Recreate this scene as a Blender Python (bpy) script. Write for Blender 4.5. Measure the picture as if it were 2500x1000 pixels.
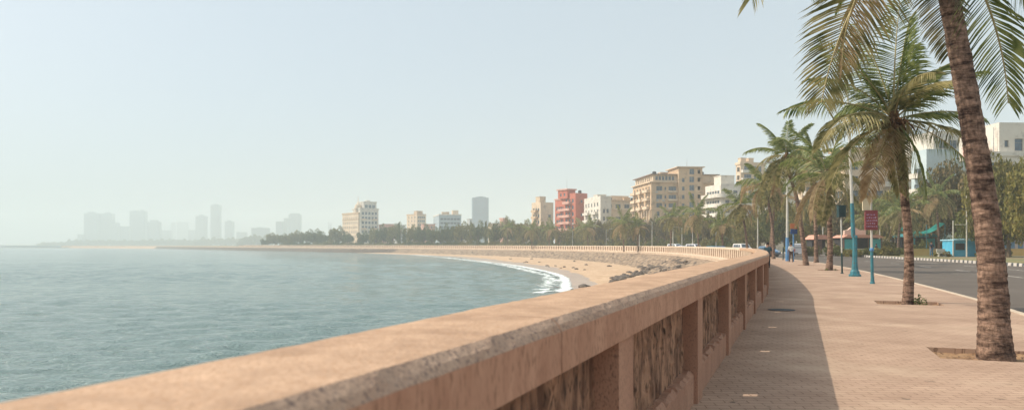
import bpy, bmesh, math, random
import numpy as np
from mathutils import Vector, Matrix, noise as mn
R = math.radians
random.seed(7)
scene = bpy.context.scene
for o in list(bpy.data.objects): bpy.data.objects.remove(o)
COL = scene.collection

# ------------------------------------------------------------------ camera, sky, sun, exposure
F, HOR = 1800.0, 597.0            # focal length and horizon in photo pixels (2500 wide)
cam_d = bpy.data.cameras.new('camera'); cam = bpy.data.objects.new('camera', cam_d); COL.objects.link(cam)
cam.location = (0, 0, 1.6); cam.rotation_euler = (R(90), 0, 0)
cam_d.sensor_width = 36; cam_d.lens = F/2500*36; cam_d.shift_y = (HOR-500)/2500
cam_d.clip_start = 0.05; cam_d.clip_end = 20000
cam_d.dof.use_dof = True; cam_d.dof.focus_distance = 16; cam_d.dof.aperture_fstop = 2.4
scene.camera = cam

SUN_EL = R(43); SUN_DIR = Vector((-0.993, 0.115, 0)).normalized()*math.cos(SUN_EL) + Vector((0, 0, math.sin(SUN_EL)))
w = bpy.data.worlds.new('World'); scene.world = w; w.use_nodes = True
nt = w.node_tree; bg = nt.nodes['Background']
sky = nt.nodes.new('ShaderNodeTexSky'); sky.sky_type = 'NISHITA'; sky.sun_disc = False
sky.sun_elevation = SUN_EL; sky.sun_rotation = math.atan2(SUN_DIR.x, SUN_DIR.y)
sky.air_density = .75; sky.dust_density = 5.0; sky.ozone_density = 1.6
tint = nt.nodes.new('ShaderNodeMixRGB'); tint.blend_type = 'MIX'; tint.inputs[0].default_value = .65      # thin even veil of high haze
tint.inputs[2].default_value = (3.50, 4.0, 4.15, 1); nt.links.new(sky.outputs[0], tint.inputs[1]); nt.links.new(tint.outputs[0], bg.inputs[0]); bg.inputs[1].default_value = 0.15
sl = bpy.data.lights.new('sun', 'SUN'); sl.energy = 3.1; sl.angle = R(0.5); sl.color = (1, .91, .76)
so = bpy.data.objects.new('sun', sl); COL.objects.link(so)
so.rotation_euler = SUN_DIR.to_track_quat('Z', 'Y').to_euler(); so.location = SUN_DIR*200
scene.view_settings.view_transform = 'Standard'; scene.view_settings.look = 'None'
scene.view_settings.gamma = 1; scene.view_settings.exposure = 0.46
scene.cycles.volume_bounces = 4; scene.cycles.max_bounces = 12
HAZE_DENSITY = 0.0006

# ------------------------------------------------------------------ materials
MATS = {}
def mat(name, col, col2=None, scale=4.0, rough=.85, bump=0.0, bscale=None, trans=0.0, metal=0.0, stretch=(1,1,1), detail=6, lo=.35, hi=.65, spec=.3, col3=None, scale3=60, bdist=.02, nrough=.5):
    if name in MATS: return MATS[name]
    m = bpy.data.materials.new(name); m.use_nodes = True; MATS[name] = m
    n = m.node_tree.nodes; l = m.node_tree.links; b = n['Principled BSDF']
    b.inputs['Roughness'].default_value = rough; b.inputs['Metallic'].default_value = metal
    b.inputs['Specular IOR Level'].default_value = spec
    b.inputs['Base Color'].default_value = (*col, 1)
    tc = n.new('ShaderNodeTexCoord'); mp = n.new('ShaderNodeMapping'); mp.inputs['Scale'].default_value = stretch
    l.new(tc.outputs['Object'], mp.inputs[0])
    out = None
    if col2 is not None:
        nz = n.new('ShaderNodeTexNoise'); nz.inputs['Scale'].default_value = scale; nz.inputs['Detail'].default_value = detail; nz.inputs['Roughness'].default_value = nrough
        l.new(mp.outputs[0], nz.inputs[0])
        cr = n.new('ShaderNodeValToRGB'); cr.color_ramp.elements[0].position = lo; cr.color_ramp.elements[1].position = hi
        cr.color_ramp.elements[0].color = (*col, 1); cr.color_ramp.elements[1].color = (*col2, 1)
        l.new(nz.outputs[0], cr.inputs[0]); out = cr.outputs[0]
        if col3 is not None:
            nz3 = n.new('ShaderNodeTexNoise'); nz3.inputs['Scale'].default_value = scale3; nz3.inputs['Detail'].default_value = 3
            l.new(mp.outputs[0], nz3.inputs[0])
            r3 = n.new('ShaderNodeMapRange'); r3.inputs[1].default_value = .52; r3.inputs[2].default_value = .68
            l.new(nz3.outputs[0], r3.inputs[0])
            mx = n.new('ShaderNodeMixRGB'); l.new(r3.outputs[0], mx.inputs[0]); l.new(out, mx.inputs[1]); mx.inputs[2].default_value = (*col3, 1)
            out = mx.outputs[0]
        l.new(out, b.inputs['Base Color'])
    if bump:
        nb = n.new('ShaderNodeTexNoise'); nb.inputs['Scale'].default_value = bscale or scale*6; nb.inputs['Detail'].default_value = 8
        l.new(mp.outputs[0], nb.inputs[0])
        bp = n.new('ShaderNodeBump'); bp.inputs['Strength'].default_value = bump; bp.inputs['Distance'].default_value = bdist
        l.new(nb.outputs[0], bp.inputs['Height']); l.new(bp.outputs[0], b.inputs['Normal'])
    if trans:
        t = n.new('ShaderNodeBsdfTranslucent'); mxs = n.new('ShaderNodeMixShader'); mxs.inputs[0].default_value = trans
        if out is not None: l.new(out, t.inputs[0])
        else: t.inputs[0].default_value = (*col, 1)
        l.new(b.outputs[0], mxs.inputs[1]); l.new(t.outputs[0], mxs.inputs[2])
        l.new(mxs.outputs[0], n['Material Output'].inputs[0])
    return m
def glass(name='window_glass', col=(.06,.09,.12)): return mat(name, col, tuple(c*2.2 for c in col), .35, rough=.12, spec=.6)

# ------------------------------------------------------------------ mesh builder
class MB:
    def __init__(s): s.v = []; s.f = []; s.mi = []
    def add(s, vs, fs, mi=0):
        o = len(s.v); s.v += [tuple(p) for p in vs]
        for f in fs: s.f.append(tuple(i+o for i in f)); s.mi.append(mi)
    def quad(s, a, b, c, d, mi=0): s.add([a, b, c, d], [(0, 1, 2, 3)], mi)
    def box(s, x0, x1, y0, y1, z0, z1, mi=0, M=None):
        vs = [Vector((x, y, z)) for z in (z0, z1) for y in (y0, y1) for x in (x0, x1)]
        if M is not None: vs = [M @ p for p in vs]
        s.add(vs, [(0,2,3,1), (4,5,7,6), (0,1,5,4), (2,6,7,3), (0,4,6,2), (1,3,7,5)], mi)
    def prism(s, pts, y0, y1, mi=0, M=None):      # polygon in x,z pushed along y
        n = len(pts); vs = [Vector((p[0], y, p[1])) for y in (y0, y1) for p in pts]
        if M is not None: vs = [M @ p for p in vs]
        s.add(vs, [tuple(range(n)), tuple(range(2*n-1, n-1, -1))] + [(i, i+n, (i+1) % n+n, (i+1) % n) for i in range(n)], mi)
    def tube(s, pts, rad, n=8, mi=0, cap=True, phase=0):
        pts = [Vector(p) for p in pts]; k = len(pts)
        rad = rad if hasattr(rad, '__len__') else [rad]*k
        up = Vector((0, 0, 1)); vs = []
        for i, p in enumerate(pts):
            d = (pts[min(i+1, k-1)]-pts[max(i-1, 0)]).normalized()
            a = d.cross(Vector((1, 0, 0)) if abs(d.x) < .8 else Vector((0, 1, 0))).normalized(); b = d.cross(a)
            for j in range(n):
                t = 2*math.pi*j/n+phase; vs.append(p+(a*math.cos(t)+b*math.sin(t))*rad[i])
        fs = [(i*n+j, i*n+(j+1) % n, (i+1)*n+(j+1) % n, (i+1)*n+j) for i in range(k-1) for j in range(n)]
        if cap: fs += [tuple(range(n-1, -1, -1)), tuple(range((k-1)*n, k*n))]
        s.add(vs, fs, mi)
    def lathe(s, prof, n=12, mi=0, c=(0, 0, 0)):
        vs = [(c[0]+r*math.cos(2*math.pi*j/n), c[1]+r*math.sin(2*math.pi*j/n), c[2]+z) for r, z in prof for j in range(n)]
        k = len(prof)
        s.add(vs, [(i*n+j, i*n+(j+1) % n, (i+1)*n+(j+1) % n, (i+1)*n+j) for i in range(k-1) for j in range(n)]+[tuple(range(n-1, -1, -1)), tuple(range((k-1)*n, k*n))], mi)
    def mesh(s, name, mats, smooth=False):
        me = bpy.data.meshes.new(name); me.from_pydata(s.v, [], s.f)
        for m in (mats if isinstance(mats, (list, tuple)) else [mats]): me.materials.append(m)
        me.polygons.foreach_set('material_index', s.mi)
        if smooth: me.polygons.foreach_set('use_smooth', [True]*len(s.f))
        me.update(); return me
    def build(s, name, mats, parent=None, smooth=False, fix=True):
        me = s.mesh(name, mats, smooth)
        if fix and len(s.f) < 20000:
            bm = bmesh.new(); bm.from_mesh(me); bmesh.ops.recalc_face_normals(bm, faces=bm.faces); bm.to_mesh(me); bm.free()
        return link(name, me, parent)
def link(name, me, parent=None, loc=None, rz=None):
    o = bpy.data.objects.new(name, me); COL.objects.link(o)
    if parent is not None: o.parent = parent
    if loc is not None: o.location = loc
    if rz is not None: o.rotation_euler = (0, 0, rz)
    return o
def thing(name, label, cat, loc=(0, 0, 0), rz=0, group=None):
    o = bpy.data.objects.new(name, None); COL.objects.link(o); o.location = loc; o.rotation_euler = (0, 0, rz)
    return tag(o, label, cat, group)
def tag(o, label, cat, group=None):
    o['label'] = label; o['category'] = cat
    if group: o['group'] = group
    return o
def struct(o, kind='structure'): o['kind'] = kind; return o
def copy_tree(o, parent=None):
    c = o.copy(); COL.objects.link(c)
    if parent is not None: c.parent = parent
    for ch in o.children: copy_tree(ch, c)
    return c
def PX(px, Y, z=0.0): return Vector(((px-1250)/F*Y, Y, z))       # point at a distance Y that the photograph shows in column px
def ZH(py, Y): return 1.6+(HOR-py)/F*Y

# ------------------------------------------------------------------ the line of the bay (land face of the parapet)
CP = [(-13.48,-32), (-9.58,-22), (-4.9,-10), (-1,0), (2.9,10), (6.41,19), (8.36,24), (12.0,34.5), (15.4,45), (19,57), (22.2,69), (25.2,83), (28,98), (31.9,125), (34.2,150), (34.3,175), (31.5,205), (25,240),
      (13,280), (-3,320), (-28,368), (-62,422), (-103,480), (-150,545), (-200,615), (-262,700), (-350,830), (-480,1000), (-640,1140), (-850,1260), (-1120,1350), (-1500,1420), (-2100,1450), (-2700,1460), (-3300,1460)]
def catmull(P, k):
    P = [np.array(p, float) for p in P]; P = [2*P[0]-P[1]]+P+[2*P[-1]-P[-2]]; out = []
    for i in range(1, len(P)-2):
        for j in range(k):
            t = j/k; a, b, c, d = P[i-1:i+3]
            out.append(.5*((2*b)+(-a+c)*t+(2*a-5*b+4*c-d)*t*t+(-a+3*b-3*c+d)*t**3))
    out.append(P[-2]); return np.array(out)
PP = catmull(CP, 24)
for _ in range(6): PP[1:-1] = (PP[:-2]+2*PP[1:-1]+PP[2:])/4
SS = np.concatenate([[0], np.cumsum(np.hypot(*np.diff(PP, axis=0).T))]); SS -= np.interp(0, PP[:, 1][:200], SS[:200])
TT = np.gradient(PP, axis=0); TT /= np.linalg.norm(TT, axis=1)[:, None]
def pt(s, t, z=0.0):
    x = np.interp(s, SS, PP[:, 0]); y = np.interp(s, SS, PP[:, 1]); a = np.interp(s, SS, TT[:, 0]); b = np.interp(s, SS, TT[:, 1]); q = math.hypot(a, b)
    return Vector((x+t*b/q, y-t*a/q, z))
def heading(s):
    a = np.interp(s, SS, TT[:, 0]); b = np.interp(s, SS, TT[:, 1]); return math.atan2(b, a)
def sY(Y): return float(np.interp(Y, PP[:, 1], SS))
def st(x, y):                                  # nearest station and offset of a ground point
    d = np.hypot(PP[:, 0]-x, PP[:, 1]-y); i = int(d.argmin()); tx, ty = TT[i]
    return SS[i]+(x-PP[i, 0])*tx+(y-PP[i, 1])*ty, (x-PP[i, 0])*ty-(y-PP[i, 1])*tx
def srange(s0, s1, ds0=.5, grow=.01):
    out = [s0]
    while out[-1] < s1: out.append(min(s1, out[-1]+max(ds0, grow*abs(out[-1]))))
    return out
def sweep(mb, prof, sl_, closed=False, mi=0, jit=None):
    k = len(prof); vs = []
    for s in sl_:
        for j, (t, z) in enumerate(prof):
            p = pt(s, t, z)
            if jit: p += jit(s, j, p)
            vs.append(p)
    n = len(sl_); fs = []
    for i in range(n-1):
        for j in range(k if closed else k-1):
            a, b = j, (j+1) % k; fs.append((i*k+a, i*k+b, (i+1)*k+b, (i+1)*k+a))
    if closed: fs += [tuple(range(k)), tuple(range(n*k-1, (n-1)*k-1, -1))]
    mb.add(vs, fs, mi)
S_END = sY(1000)

# ------------------------------------------------------------------ setting: sea, land, pavement, road
def sea_material():
    m = bpy.data.materials.new('sea_water'); m.use_nodes = True; n = m.node_tree.nodes; l = m.node_tree.links; b = n['Principled BSDF']
    b.inputs['Base Color'].default_value = (.16,.232,.222,1); b.inputs['Roughness'].default_value = .09; b.inputs['IOR'].default_value = 1.33
    tc = n.new('ShaderNodeTexCoord'); prev = None
    for sc, st_, dist, det, rot in ((.8,(1,2.2,1),.11,4,.12), (2.6,(1,2.0,1),.075,5,-.12), (8,(1,1.6,1),.024,4,.1)):
        mp = n.new('ShaderNodeMapping'); mp.inputs['Scale'].default_value = st_; mp.inputs['Rotation'].default_value = (0, 0, rot)
        l.new(tc.outputs['Object'], mp.inputs[0])
        nz = n.new('ShaderNodeTexNoise'); nz.inputs['Scale'].default_value = sc; nz.inputs['Detail'].default_value = det; nz.inputs['Distortion'].default_value = .4
        l.new(mp.outputs[0], nz.inputs[0])
        bp = n.new('ShaderNodeBump'); bp.inputs['Strength'].default_value = 1; bp.inputs['Distance'].default_value = dist*2.2
        l.new(nz.outputs[0], bp.inputs['Height'])
        if prev: l.new(prev.outputs[0], bp.inputs['Normal'])
        prev = bp
    l.new(prev.outputs[0], b.inputs['Normal']); return m
SEA = -3.5
def sea_mesh():
    rg = np.random.default_rng(4); ys = [6.0]
    while ys[-1] < 1550: ys.append(ys[-1]*1.0058)
    ys = np.array(ys); nx = 620; u = np.linspace(0, 1, nx)
    x0 = -.82*ys-14; x1 = np.minimum(.30*ys+6, 24)
    X = x0[:, None]+(x1-x0)[:, None]*u[None]; Y = np.repeat(ys[:, None], nx, 1); Z = np.zeros_like(X)
    step = np.maximum(ys*.0058, (x1-x0)/nx)[:, None]
    for k in range(64):
        lam = .5*10**(rg.random()*1.02); th = R(-80)+rg.normal()*.40; kx, ky = math.cos(th)*2*math.pi/lam, math.sin(th)*2*math.pi/lam
        a = .0070*lam**.72; ph = rg.random()*6.283
        g = np.clip((lam/step-2.2)/2.5, 0, 1); Z += a*g*np.sin(kx*X+ky*Y+ph+.6*np.sin(kx*.21*X-ky*.17*Y+ph*2))
    gust = .75+.45*np.sin(X*.021+Y*.037+1.1*np.sin(X*.013-Y*.009))*np.sin(Y*.051-X*.017)
    Z = Z*gust; Z = Z+.35*np.abs(Z)*Z/.12*.3
    d = np.clip((X-x1[:, None])/-30, .25, 1); Z = Z*d+SEA
    co = np.stack([X, Y, Z], -1).reshape(-1, 3); ny = len(ys)
    i = np.arange(ny-1)[:, None]*nx+np.arange(nx-1)[None]; fc = np.stack([i, i+1, i+nx+1, i+nx], -1).reshape(-1, 4)
    me = bpy.data.meshes.new('sea'); me.vertices.add(len(co)); me.vertices.foreach_set('co', co.ravel().astype(np.float32))
    me.loops.add(fc.size); me.loops.foreach_set('vertex_index', fc.ravel().astype(np.int32)); me.polygons.add(len(fc))
    me.polygons.foreach_set('loop_start', np.arange(0, fc.size, 4, dtype=np.int32)); me.polygons.foreach_set('use_smooth', np.ones(len(fc), bool)); me.update(); me.validate(); return me
wm_ = sea_material(); me = sea_mesh(); me.materials.append(wm_); struct(link('sea', me))
mb = MB(); z_ = SEA-.45; mb.quad((-3500,-60,z_), (400,-60,z_), (400,1700,z_), (-3500,1700,z_)); struct(mb.build('deep_sea', wm_))

ground_m = mat('dusty_ground', (.30,.23,.15), (.16,.17,.07), .12, rough=.95, bump=.4, bscale=3)
pts = [pt(s, 20.35) for s in srange(-28, SS[-1]-5, 3, .02)]
outline = [(p.x, p.y, -.03) for p in pts]+[(-3500,1480,-.03), (-3500,3500,-.03), (3500,3500,-.03), (3500,-60,-.03), (40,-60,-.03)]
bm = bmesh.new(); vs = [bm.verts.new(p) for p in outline]
es = [bm.edges.new((vs[i], vs[(i+1) % len(vs)])) for i in range(len(vs))]
bmesh.ops.triangle_fill(bm, edges=es, use_beauty=True)
for f in bm.faces:
    if f.normal.z < 0: f.normal_flip()
me = bpy.data.meshes.new('ground'); bm.to_mesh(me); bm.free(); me.materials.append(ground_m); struct(link('ground', me))

# beach: from the sea wall's foot down below the water
BW = [(-40,1.0), (24,1.0), (30,3), (50,11), (89,18.5), (122,23.5), (150,29), (190,34), (230,37), (270,32), (320,24), (380,17), (440,11), (480,4), (520,2.2), (1000,3), (1300,8), (1460,10)]
def beach_w(s):
    p = pt(s, 0); return float(np.interp(p.y, [b[0] for b in BW], [b[1] for b in BW])) + (0 if p.y < 30 else .5*mn.noise(Vector((s*.06, 0, 0)))*2)
sand_m = mat('beach_sand', (.50,.34,.215), (.58,.41,.27), .25, rough=.95, bump=.5, bscale=1.2, col3=(.40,.25,.15), scale3=.9, bdist=.08)
mb = MB(); sl_ = srange(-28, SS[-1]-5, 2, .008); cols = [-.5, 0, .06, .14, .25, .4, .6, .8, 1.0, 1.15, 1.5]; vs = []
for s in sl_:
    bw = beach_w(s); rv = min(8.5, bw*.36)
    for q in range(14):
        if q == 0: t, z = -.7, -2.6
        elif q == 1: t, z = -.7-rv*.9, -3.0
        else:
            f = (q-1)/10; t = -.7-rv-(bw-rv)*f; z = -3.0+(SEA+3.0)*f**1.1 - (max(0, f-1)*3)
        p = pt(s, t, z); p.z += .05*mn.noise(Vector((p.x*.12, p.y*.12, 0)))+.03*mn.noise(Vector((p.x*.8, p.y*.8, 3))); vs.append(p)
n_ = len(sl_); mb.add(vs, [(i*14+j, i*14+j+1, (i+1)*14+j+1, (i+1)*14+j) for i in range(n_-1) for j in range(13)])
mb.mi = [1 if sl_[k//13] > sY(1180) else 0 for k in range(len(mb.f))]
struct(mb.build('sand_beach', [sand_m, mat('dark_shore', (.17,.15,.12), (.24,.20,.15), .05, rough=1)], smooth=True))
# sand darkened by the last wave
mb = MB(); vs = []; sl_ = srange(40, sY(440), 1.0, .004)
for s in sl_:
    bw = beach_w(s); rv = min(8.5, bw*.36)
    for q in range(6):
        f = .72+.30*q/5+.035*mn.noise(Vector((s*.12, 0, 3)))*(1-q/5)*2; t = -.7-rv-(bw-rv)*f; p = pt(s, t, -3.0+(SEA+3.0)*f**1.1)
        p.z += .05*mn.noise(Vector((p.x*.12, p.y*.12, 0)))+.03*mn.noise(Vector((p.x*.8, p.y*.8, 3)))+(.022 if q else -.01); vs.append(p)
n_ = len(sl_); mb.add(vs, [(i*6+j, i*6+j+1, (i+1)*6+j+1, (i+1)*6+j) for i in range(n_-1) for j in range(5)])
struct(mb.build('wet_sand', mat('wet_sand', (.36,.26,.185), (.44,.32,.23), .4, rough=.35, spec=.5), smooth=True))
# rubble revetment slope under the wall
rev_m = mat('rubble_stone', (.20,.145,.105), (.42,.305,.21), .9, rough=.95, bump=1, bscale=2.2, col3=(.10,.08,.07), scale3=1.3, bdist=.2)
mb = MB(); vs = []; sl_ = srange(20, sY(1000), .42, .0019); NR = 22
for s in sl_:
    bw = beach_w(s); py_ = pt(s, 0).y; far_ = min(1, max(0, (py_-430)/40)); rv = (min(9.2, bw*.40)+.5*mn.noise(Vector((s*.3, 5, 0))))*(1-far_)+(bw+2.5)*far_
    foot = -3.15*(1-far_)+(SEA-.35)*far_
    for q in range(NR):
        f = q/(NR-1); t = -.70-rv*f; p = pt(s, t, -.62+(foot+.62)*f)
        if q:
            c = Vector((p.x*.85, p.y*.85, 0)); d_ = mn.voronoi(c)[0]; p.z += (.75 if f > .18 else .15)*(.45-min(1, d_[0]))+.10*mn.noise(c*3)
            if q == NR-1: p.z -= .3
        vs.append(p)
n_ = len(sl_); mb.add(vs, [(i*NR+j, i*NR+j+1, (i+1)*NR+j+1, (i+1)*NR+j) for i in range(n_-1) for j in range(NR-1)])
mb.mi = [1 if (sl_[k//(NR-1)] > sY(425) and k % (NR-1) > NR*.12+2*mn.noise(Vector((sl_[k//(NR-1)]*.2,0,0)))) else 0 for k in range(len(mb.f))]
struct(mb.build('rock_revetment', [rev_m, mat('wet_dark_rock', (.06,.047,.038), (.16,.115,.085), .8, rough=.8, bump=1, bscale=2, bdist=.2)]))
# surf
foam_m = mat('surf_foam', (.80,.82,.80), (.68,.74,.72), 1.5, rough=.7, bump=.5, bscale=4)
n = foam_m.node_tree.nodes; l = foam_m.node_tree.links                     # lacy foam: thins out where its stored density falls below the noise
at = n.new('ShaderNodeAttribute'); at.attribute_name = 'foam_amount'; tc = n.new('ShaderNodeTexCoord'); mp = n.new('ShaderNodeMapping'); mp.inputs['Scale'].default_value = (1, .45, 1); l.new(tc.outputs['Object'], mp.inputs[0])
nz = n.new('ShaderNodeTexNoise'); nz.inputs['Scale'].default_value = .9; nz.inputs['Detail'].default_value = 9; nz.inputs['Roughness'].default_value = .68; nz.inputs['Distortion'].default_value = .8; l.new(mp.outputs[0], nz.inputs[0])
ad = n.new('ShaderNodeMath'); ad.operation = 'ADD'; l.new(at.outputs['Fac'], ad.inputs[0]); l.new(nz.outputs[0], ad.inputs[1])
rm = n.new('ShaderNodeMapRange'); rm.inputs[1].default_value = .92; rm.inputs[2].default_value = 1.12; l.new(ad.outputs[0], rm.inputs[0])
tr = n.new('ShaderNodeBsdfTransparent'); ms = n.new('ShaderNodeMixShader'); l.new(rm.outputs[0], ms.inputs[0]); l.new(tr.outputs[0], ms.inputs[1]); l.new(n['Principled BSDF'].outputs[0], ms.inputs[2]); l.new(ms.outputs[0], n['Material Output'].inputs[0])
fi = [(6,74), (7.2,89), (8.4,105), (8.6,122), (6.6,145), (2.5,175), (-3.5,205), (-10.5,235), (-22,280), (-38,335), (-58,395), (-80,455)]
fo = [(.5,70), (2.6,88), (3.6,105), (4.2,122), (1.6,145), (-2.5,175), (-7.6,205), (-14.5,235), (-25,280), (-40,335), (-59.5,395), (-80.8,455)]
A = catmull(fi, 60); B = catmull(fo, 60); mb = MB(); K = 40; B = B+(B-A)*.25; A = A+(A-B)*.12
V = [[Vector((*(A[i]*(1-j/K)+B[i]*(j/K)), SEA+.045)) for j in range(K+1)] for i in range(len(A))]
for i in range(len(A)):
    for j in range(K+1):
        p = V[i][j]; p.z += .05*math.sin(j/K*math.pi*2)+.05*mn.noise(p*.9)
dens = []
for i in range(len(A)):
    for j in range(K+1):
        f = j/K; q = .05*mn.noise(Vector((i*.03, 0, 0))); ends = min(1, i/30, (len(A)-1-i)/60+.15)
        dens.append(max(0, (.25+.48*math.exp(-((f-.22-q)/.13)**2)+.36*math.exp(-((f-.60+q*2)/.2)**2))*ends*(1-(2*abs(f-.5))**8)))
mb.add([p for r_ in V for p in r_], [(i*(K+1)+j, i*(K+1)+j+1, (i+1)*(K+1)+j+1, (i+1)*(K+1)+j) for i in range(len(A)-1) for j in range(K)])
o = struct(mb.build('sea_foam', foam_m, smooth=True, fix=False)); at = o.data.attributes.new('foam_amount', 'FLOAT', 'POINT'); at.data.foreach_set('value', dens)

# pavement with tree pits
def paver_material():
    m = bpy.data.materials.new('concrete_pavers'); m.use_nodes = True; n = m.node_tree.nodes; l = m.node_tree.links; b = n['Principled BSDF']
    b.inputs['Roughness'].default_value = .9; b.inputs['Specular IOR Level'].default_value = .2
    tc = n.new('ShaderNodeTexCoord'); mp = n.new('ShaderNodeMapping'); mp.inputs['Rotation'].default_value = (0, 0, R(2))
    l.new(tc.outputs['Object'], mp.inputs[0])
    wv = n.new('ShaderNodeTexNoise'); wv.inputs['Scale'].default_value = 9; wv.inputs['Detail'].default_value = 2
    l.new(mp.outputs[0], wv.inputs[0])
    mx = n.new('ShaderNodeVectorMath'); mx.operation = 'MULTIPLY_ADD'; mx.inputs[1].default_value = (.035,.035,0)
    l.new(wv.outputs['Color'], mx.inputs[0]); l.new(mp.outputs[0], mx.inputs[2])
    br = n.new('ShaderNodeTexBrick'); l.new(mx.outputs[0], br.inputs[0])
    br.inputs['Color1'].default_value = (.455,.31,.225,1); br.inputs['Color2'].default_value = (.50,.345,.25,1); br.inputs['Mortar'].default_value = (.27,.175,.12,1)
    br.inputs['Scale'].default_value = 1; br.inputs['Brick Width'].default_value = .24; br.inputs['Row Height'].default_value = .12; br.inputs['Mortar Size'].default_value = .006; br.inputs['Mortar Smooth'].default_value = .3
    nz = n.new('ShaderNodeTexNoise'); nz.inputs['Scale'].default_value = .8; nz.inputs['Detail'].default_value = 6; l.new(tc.outputs['Object'], nz.inputs[0])
    r = n.new('ShaderNodeMapRange'); r.inputs[1].default_value = .35; r.inputs[2].default_value = .7; l.new(nz.outputs[0], r.inputs[0])
    mm = n.new('ShaderNodeMixRGB'); mm.blend_type = 'MULTIPLY'; mm.inputs[2].default_value = (.76,.73,.72,1)
    l.new(r.outputs[0], mm.inputs[0]); l.new(br.outputs[0], mm.inputs[1])
    n2 = n.new('ShaderNodeTexNoise'); n2.inputs['Scale'].default_value = 5; n2.inputs['Detail'].default_value = 8; l.new(tc.outputs['Object'], n2.inputs[0])
    r2 = n.new('ShaderNodeMapRange'); r2.inputs[1].default_value = .66; r2.inputs[2].default_value = .72; l.new(n2.outputs[0], r2.inputs[0])
    m2 = n.new('ShaderNodeMixRGB'); m2.inputs[2].default_value = (.20,.14,.10,1); l.new(r2.outputs[0], m2.inputs[0]); l.new(mm.outputs[0], m2.inputs[1])
    n4 = n.new('ShaderNodeTexNoise'); n4.inputs['Scale'].default_value = .33; n4.inputs['Detail'].default_value = 7; n4.inputs['Roughness'].default_value = .62; l.new(tc.outputs['Object'], n4.inputs[0])
    r4 = n.new('ShaderNodeMapRange'); r4.inputs[1].default_value = .53; r4.inputs[2].default_value = .68; r4.inputs[4].default_value = .55; l.new(n4.outputs[0], r4.inputs[0])
    m4 = n.new('ShaderNodeMixRGB'); m4.inputs[2].default_value = (.58,.43,.31,1); l.new(r4.outputs[0], m4.inputs[0]); l.new(m2.outputs[0], m4.inputs[1]); m2 = m4
    l.new(m2.outputs[0], b.inputs['Base Color'])
    bp = n.new('ShaderNodeBump'); bp.inputs['Strength'].default_value = .7; bp.inputs['Distance'].default_value = .006; bp.invert = True
    l.new(br.outputs['Fac'], bp.inputs['Height']); l.new(bp.outputs[0], b.inputs['Normal']); return m
PAVE_W = 5.65
PALM_BASE = {'a': (7.02,10.7), 'b': (10.9,20.3), 'c': (20.0,46.5), 'd': (23.0,57.6), 'e': (29.8,84.0)}
pits = []
for k, (x, y) in PALM_BASE.items():
    s, t = st(x, y); hw = .80 if k in 'ab' else .65
    pits.append((s-.62, s+.62, t-hw, t+hw))
sb = sorted(set(srange(-28, S_END, 1.0, .01)+[v for p in pits for v in p[:2]])); tb = sorted({-.17, .8, 1.6, PAVE_W}|{v for p in pits for v in p[2:]})
mb = MB()
for i in range(len(sb)-1):
    for j in range(len(tb)-1):
        sm, tm = (sb[i]+sb[i+1])/2, (tb[j]+tb[j+1])/2
        if any(p[0] < sm < p[1] and p[2] < tm < p[3] for p in pits): continue
        mb.quad(pt(sb[i], tb[j]), pt(sb[i+1], tb[j]), pt(sb[i+1], tb[j+1]), pt(sb[i], tb[j+1]))
for p in pits:
    c = [pt(p[0],p[2]), pt(p[1],p[2]), pt(p[1],p[3]), pt(p[0],p[3])]
    for i in range(4):
        a, b = c[i], c[(i+1) % 4]; mb.quad(a, b, b-Vector((0,0,.12)), a-Vector((0,0,.12)))
struct(mb.build('pavement', paver_material(), fix=False))
soil_m = mat('pit_soil', (.26,.15,.08), (.40,.25,.14), 6, rough=1, bump=1, bscale=25, col3=(.10,.06,.04), scale3=18)
for p in pits:
    mb = MB(); N = 22; vs = []
    for i in range(N+1):
        for j in range(N+1):
            q = pt(p[0]+(p[1]-p[0])*i/N, p[2]+(p[3]-p[2])*j/N, -.075); q.z += .035*mn.noise(q*4)+.02*mn.noise(q*14); vs.append(q)
    mb.add(vs, [(i*(N+1)+j, (i+1)*(N+1)+j, (i+1)*(N+1)+j+1, i*(N+1)+j+1) for i in range(N) for j in range(N)])
    struct(mb.build('pit_soil', soil_m, smooth=True))
kerb_m = mat('kerb_stone', (.50,.40,.30), (.62,.50,.38), 3, bump=.4)
sr = srange(-28, S_END, 1, .01)
mb = MB(); sweep(mb, [(PAVE_W, -.3), (PAVE_W, .012), (PAVE_W+.17, .012), (PAVE_W+.19, -.01), (PAVE_W+.19, -.3)], sr, True); struct(mb.build('kerb', kerb_m, fix=False))
def asphalt():
    m = mat('worn_asphalt', (.112,.090,.072), (.138,.112,.090), .35, rough=.85, bump=.5, bscale=60, stretch=(1,1,1), col3=(.12,.10,.09), scale3=90, bdist=.006); return m
mb = MB(); sweep(mb, [(PAVE_W+.1, -.12), (PAVE_W+5, -.10), (PAVE_W+10, -.10), (20.2, -.12)], sr); struct(mb.build('road', asphalt(), fix=False))
line_m = mat('road_paint', (.62,.57,.50), (.42,.38,.34), 5, rough=.8)
mb = MB()
for tt, off in ((12.45, 0.5), (16.3, 3)):
    s = 8+off
    while s < 330:
        sweep(mb, [(tt, -.094), (tt+.14, -.094)], [s, s+1.5, s+3]); s += 9
struct(mb.build('lane_marking', line_m, fix=False))
mb = MB(); wm = mat('kerb_white_paint', (.62,.58,.53), (.48,.42,.36), 3); dm = mat('kerb_black_paint', (.05,.06,.07), (.12,.12,.12), 6)
s = -20; i = 0
while s < 420:
    L = .62 if i % 2 == 0 else .38
    jz = .02*random.random(); jt = .03*random.random()
    sweep(mb, [(20.1+jt, -.3), (20.13+jt, .13+jz), (20.42, .13+jz), (20.42, -.3)], [s, s+L-.015], True, mi=i % 2); s += L; i += 1
struct(mb.build('median_kerb', [wm, dm], fix=False))

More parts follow.
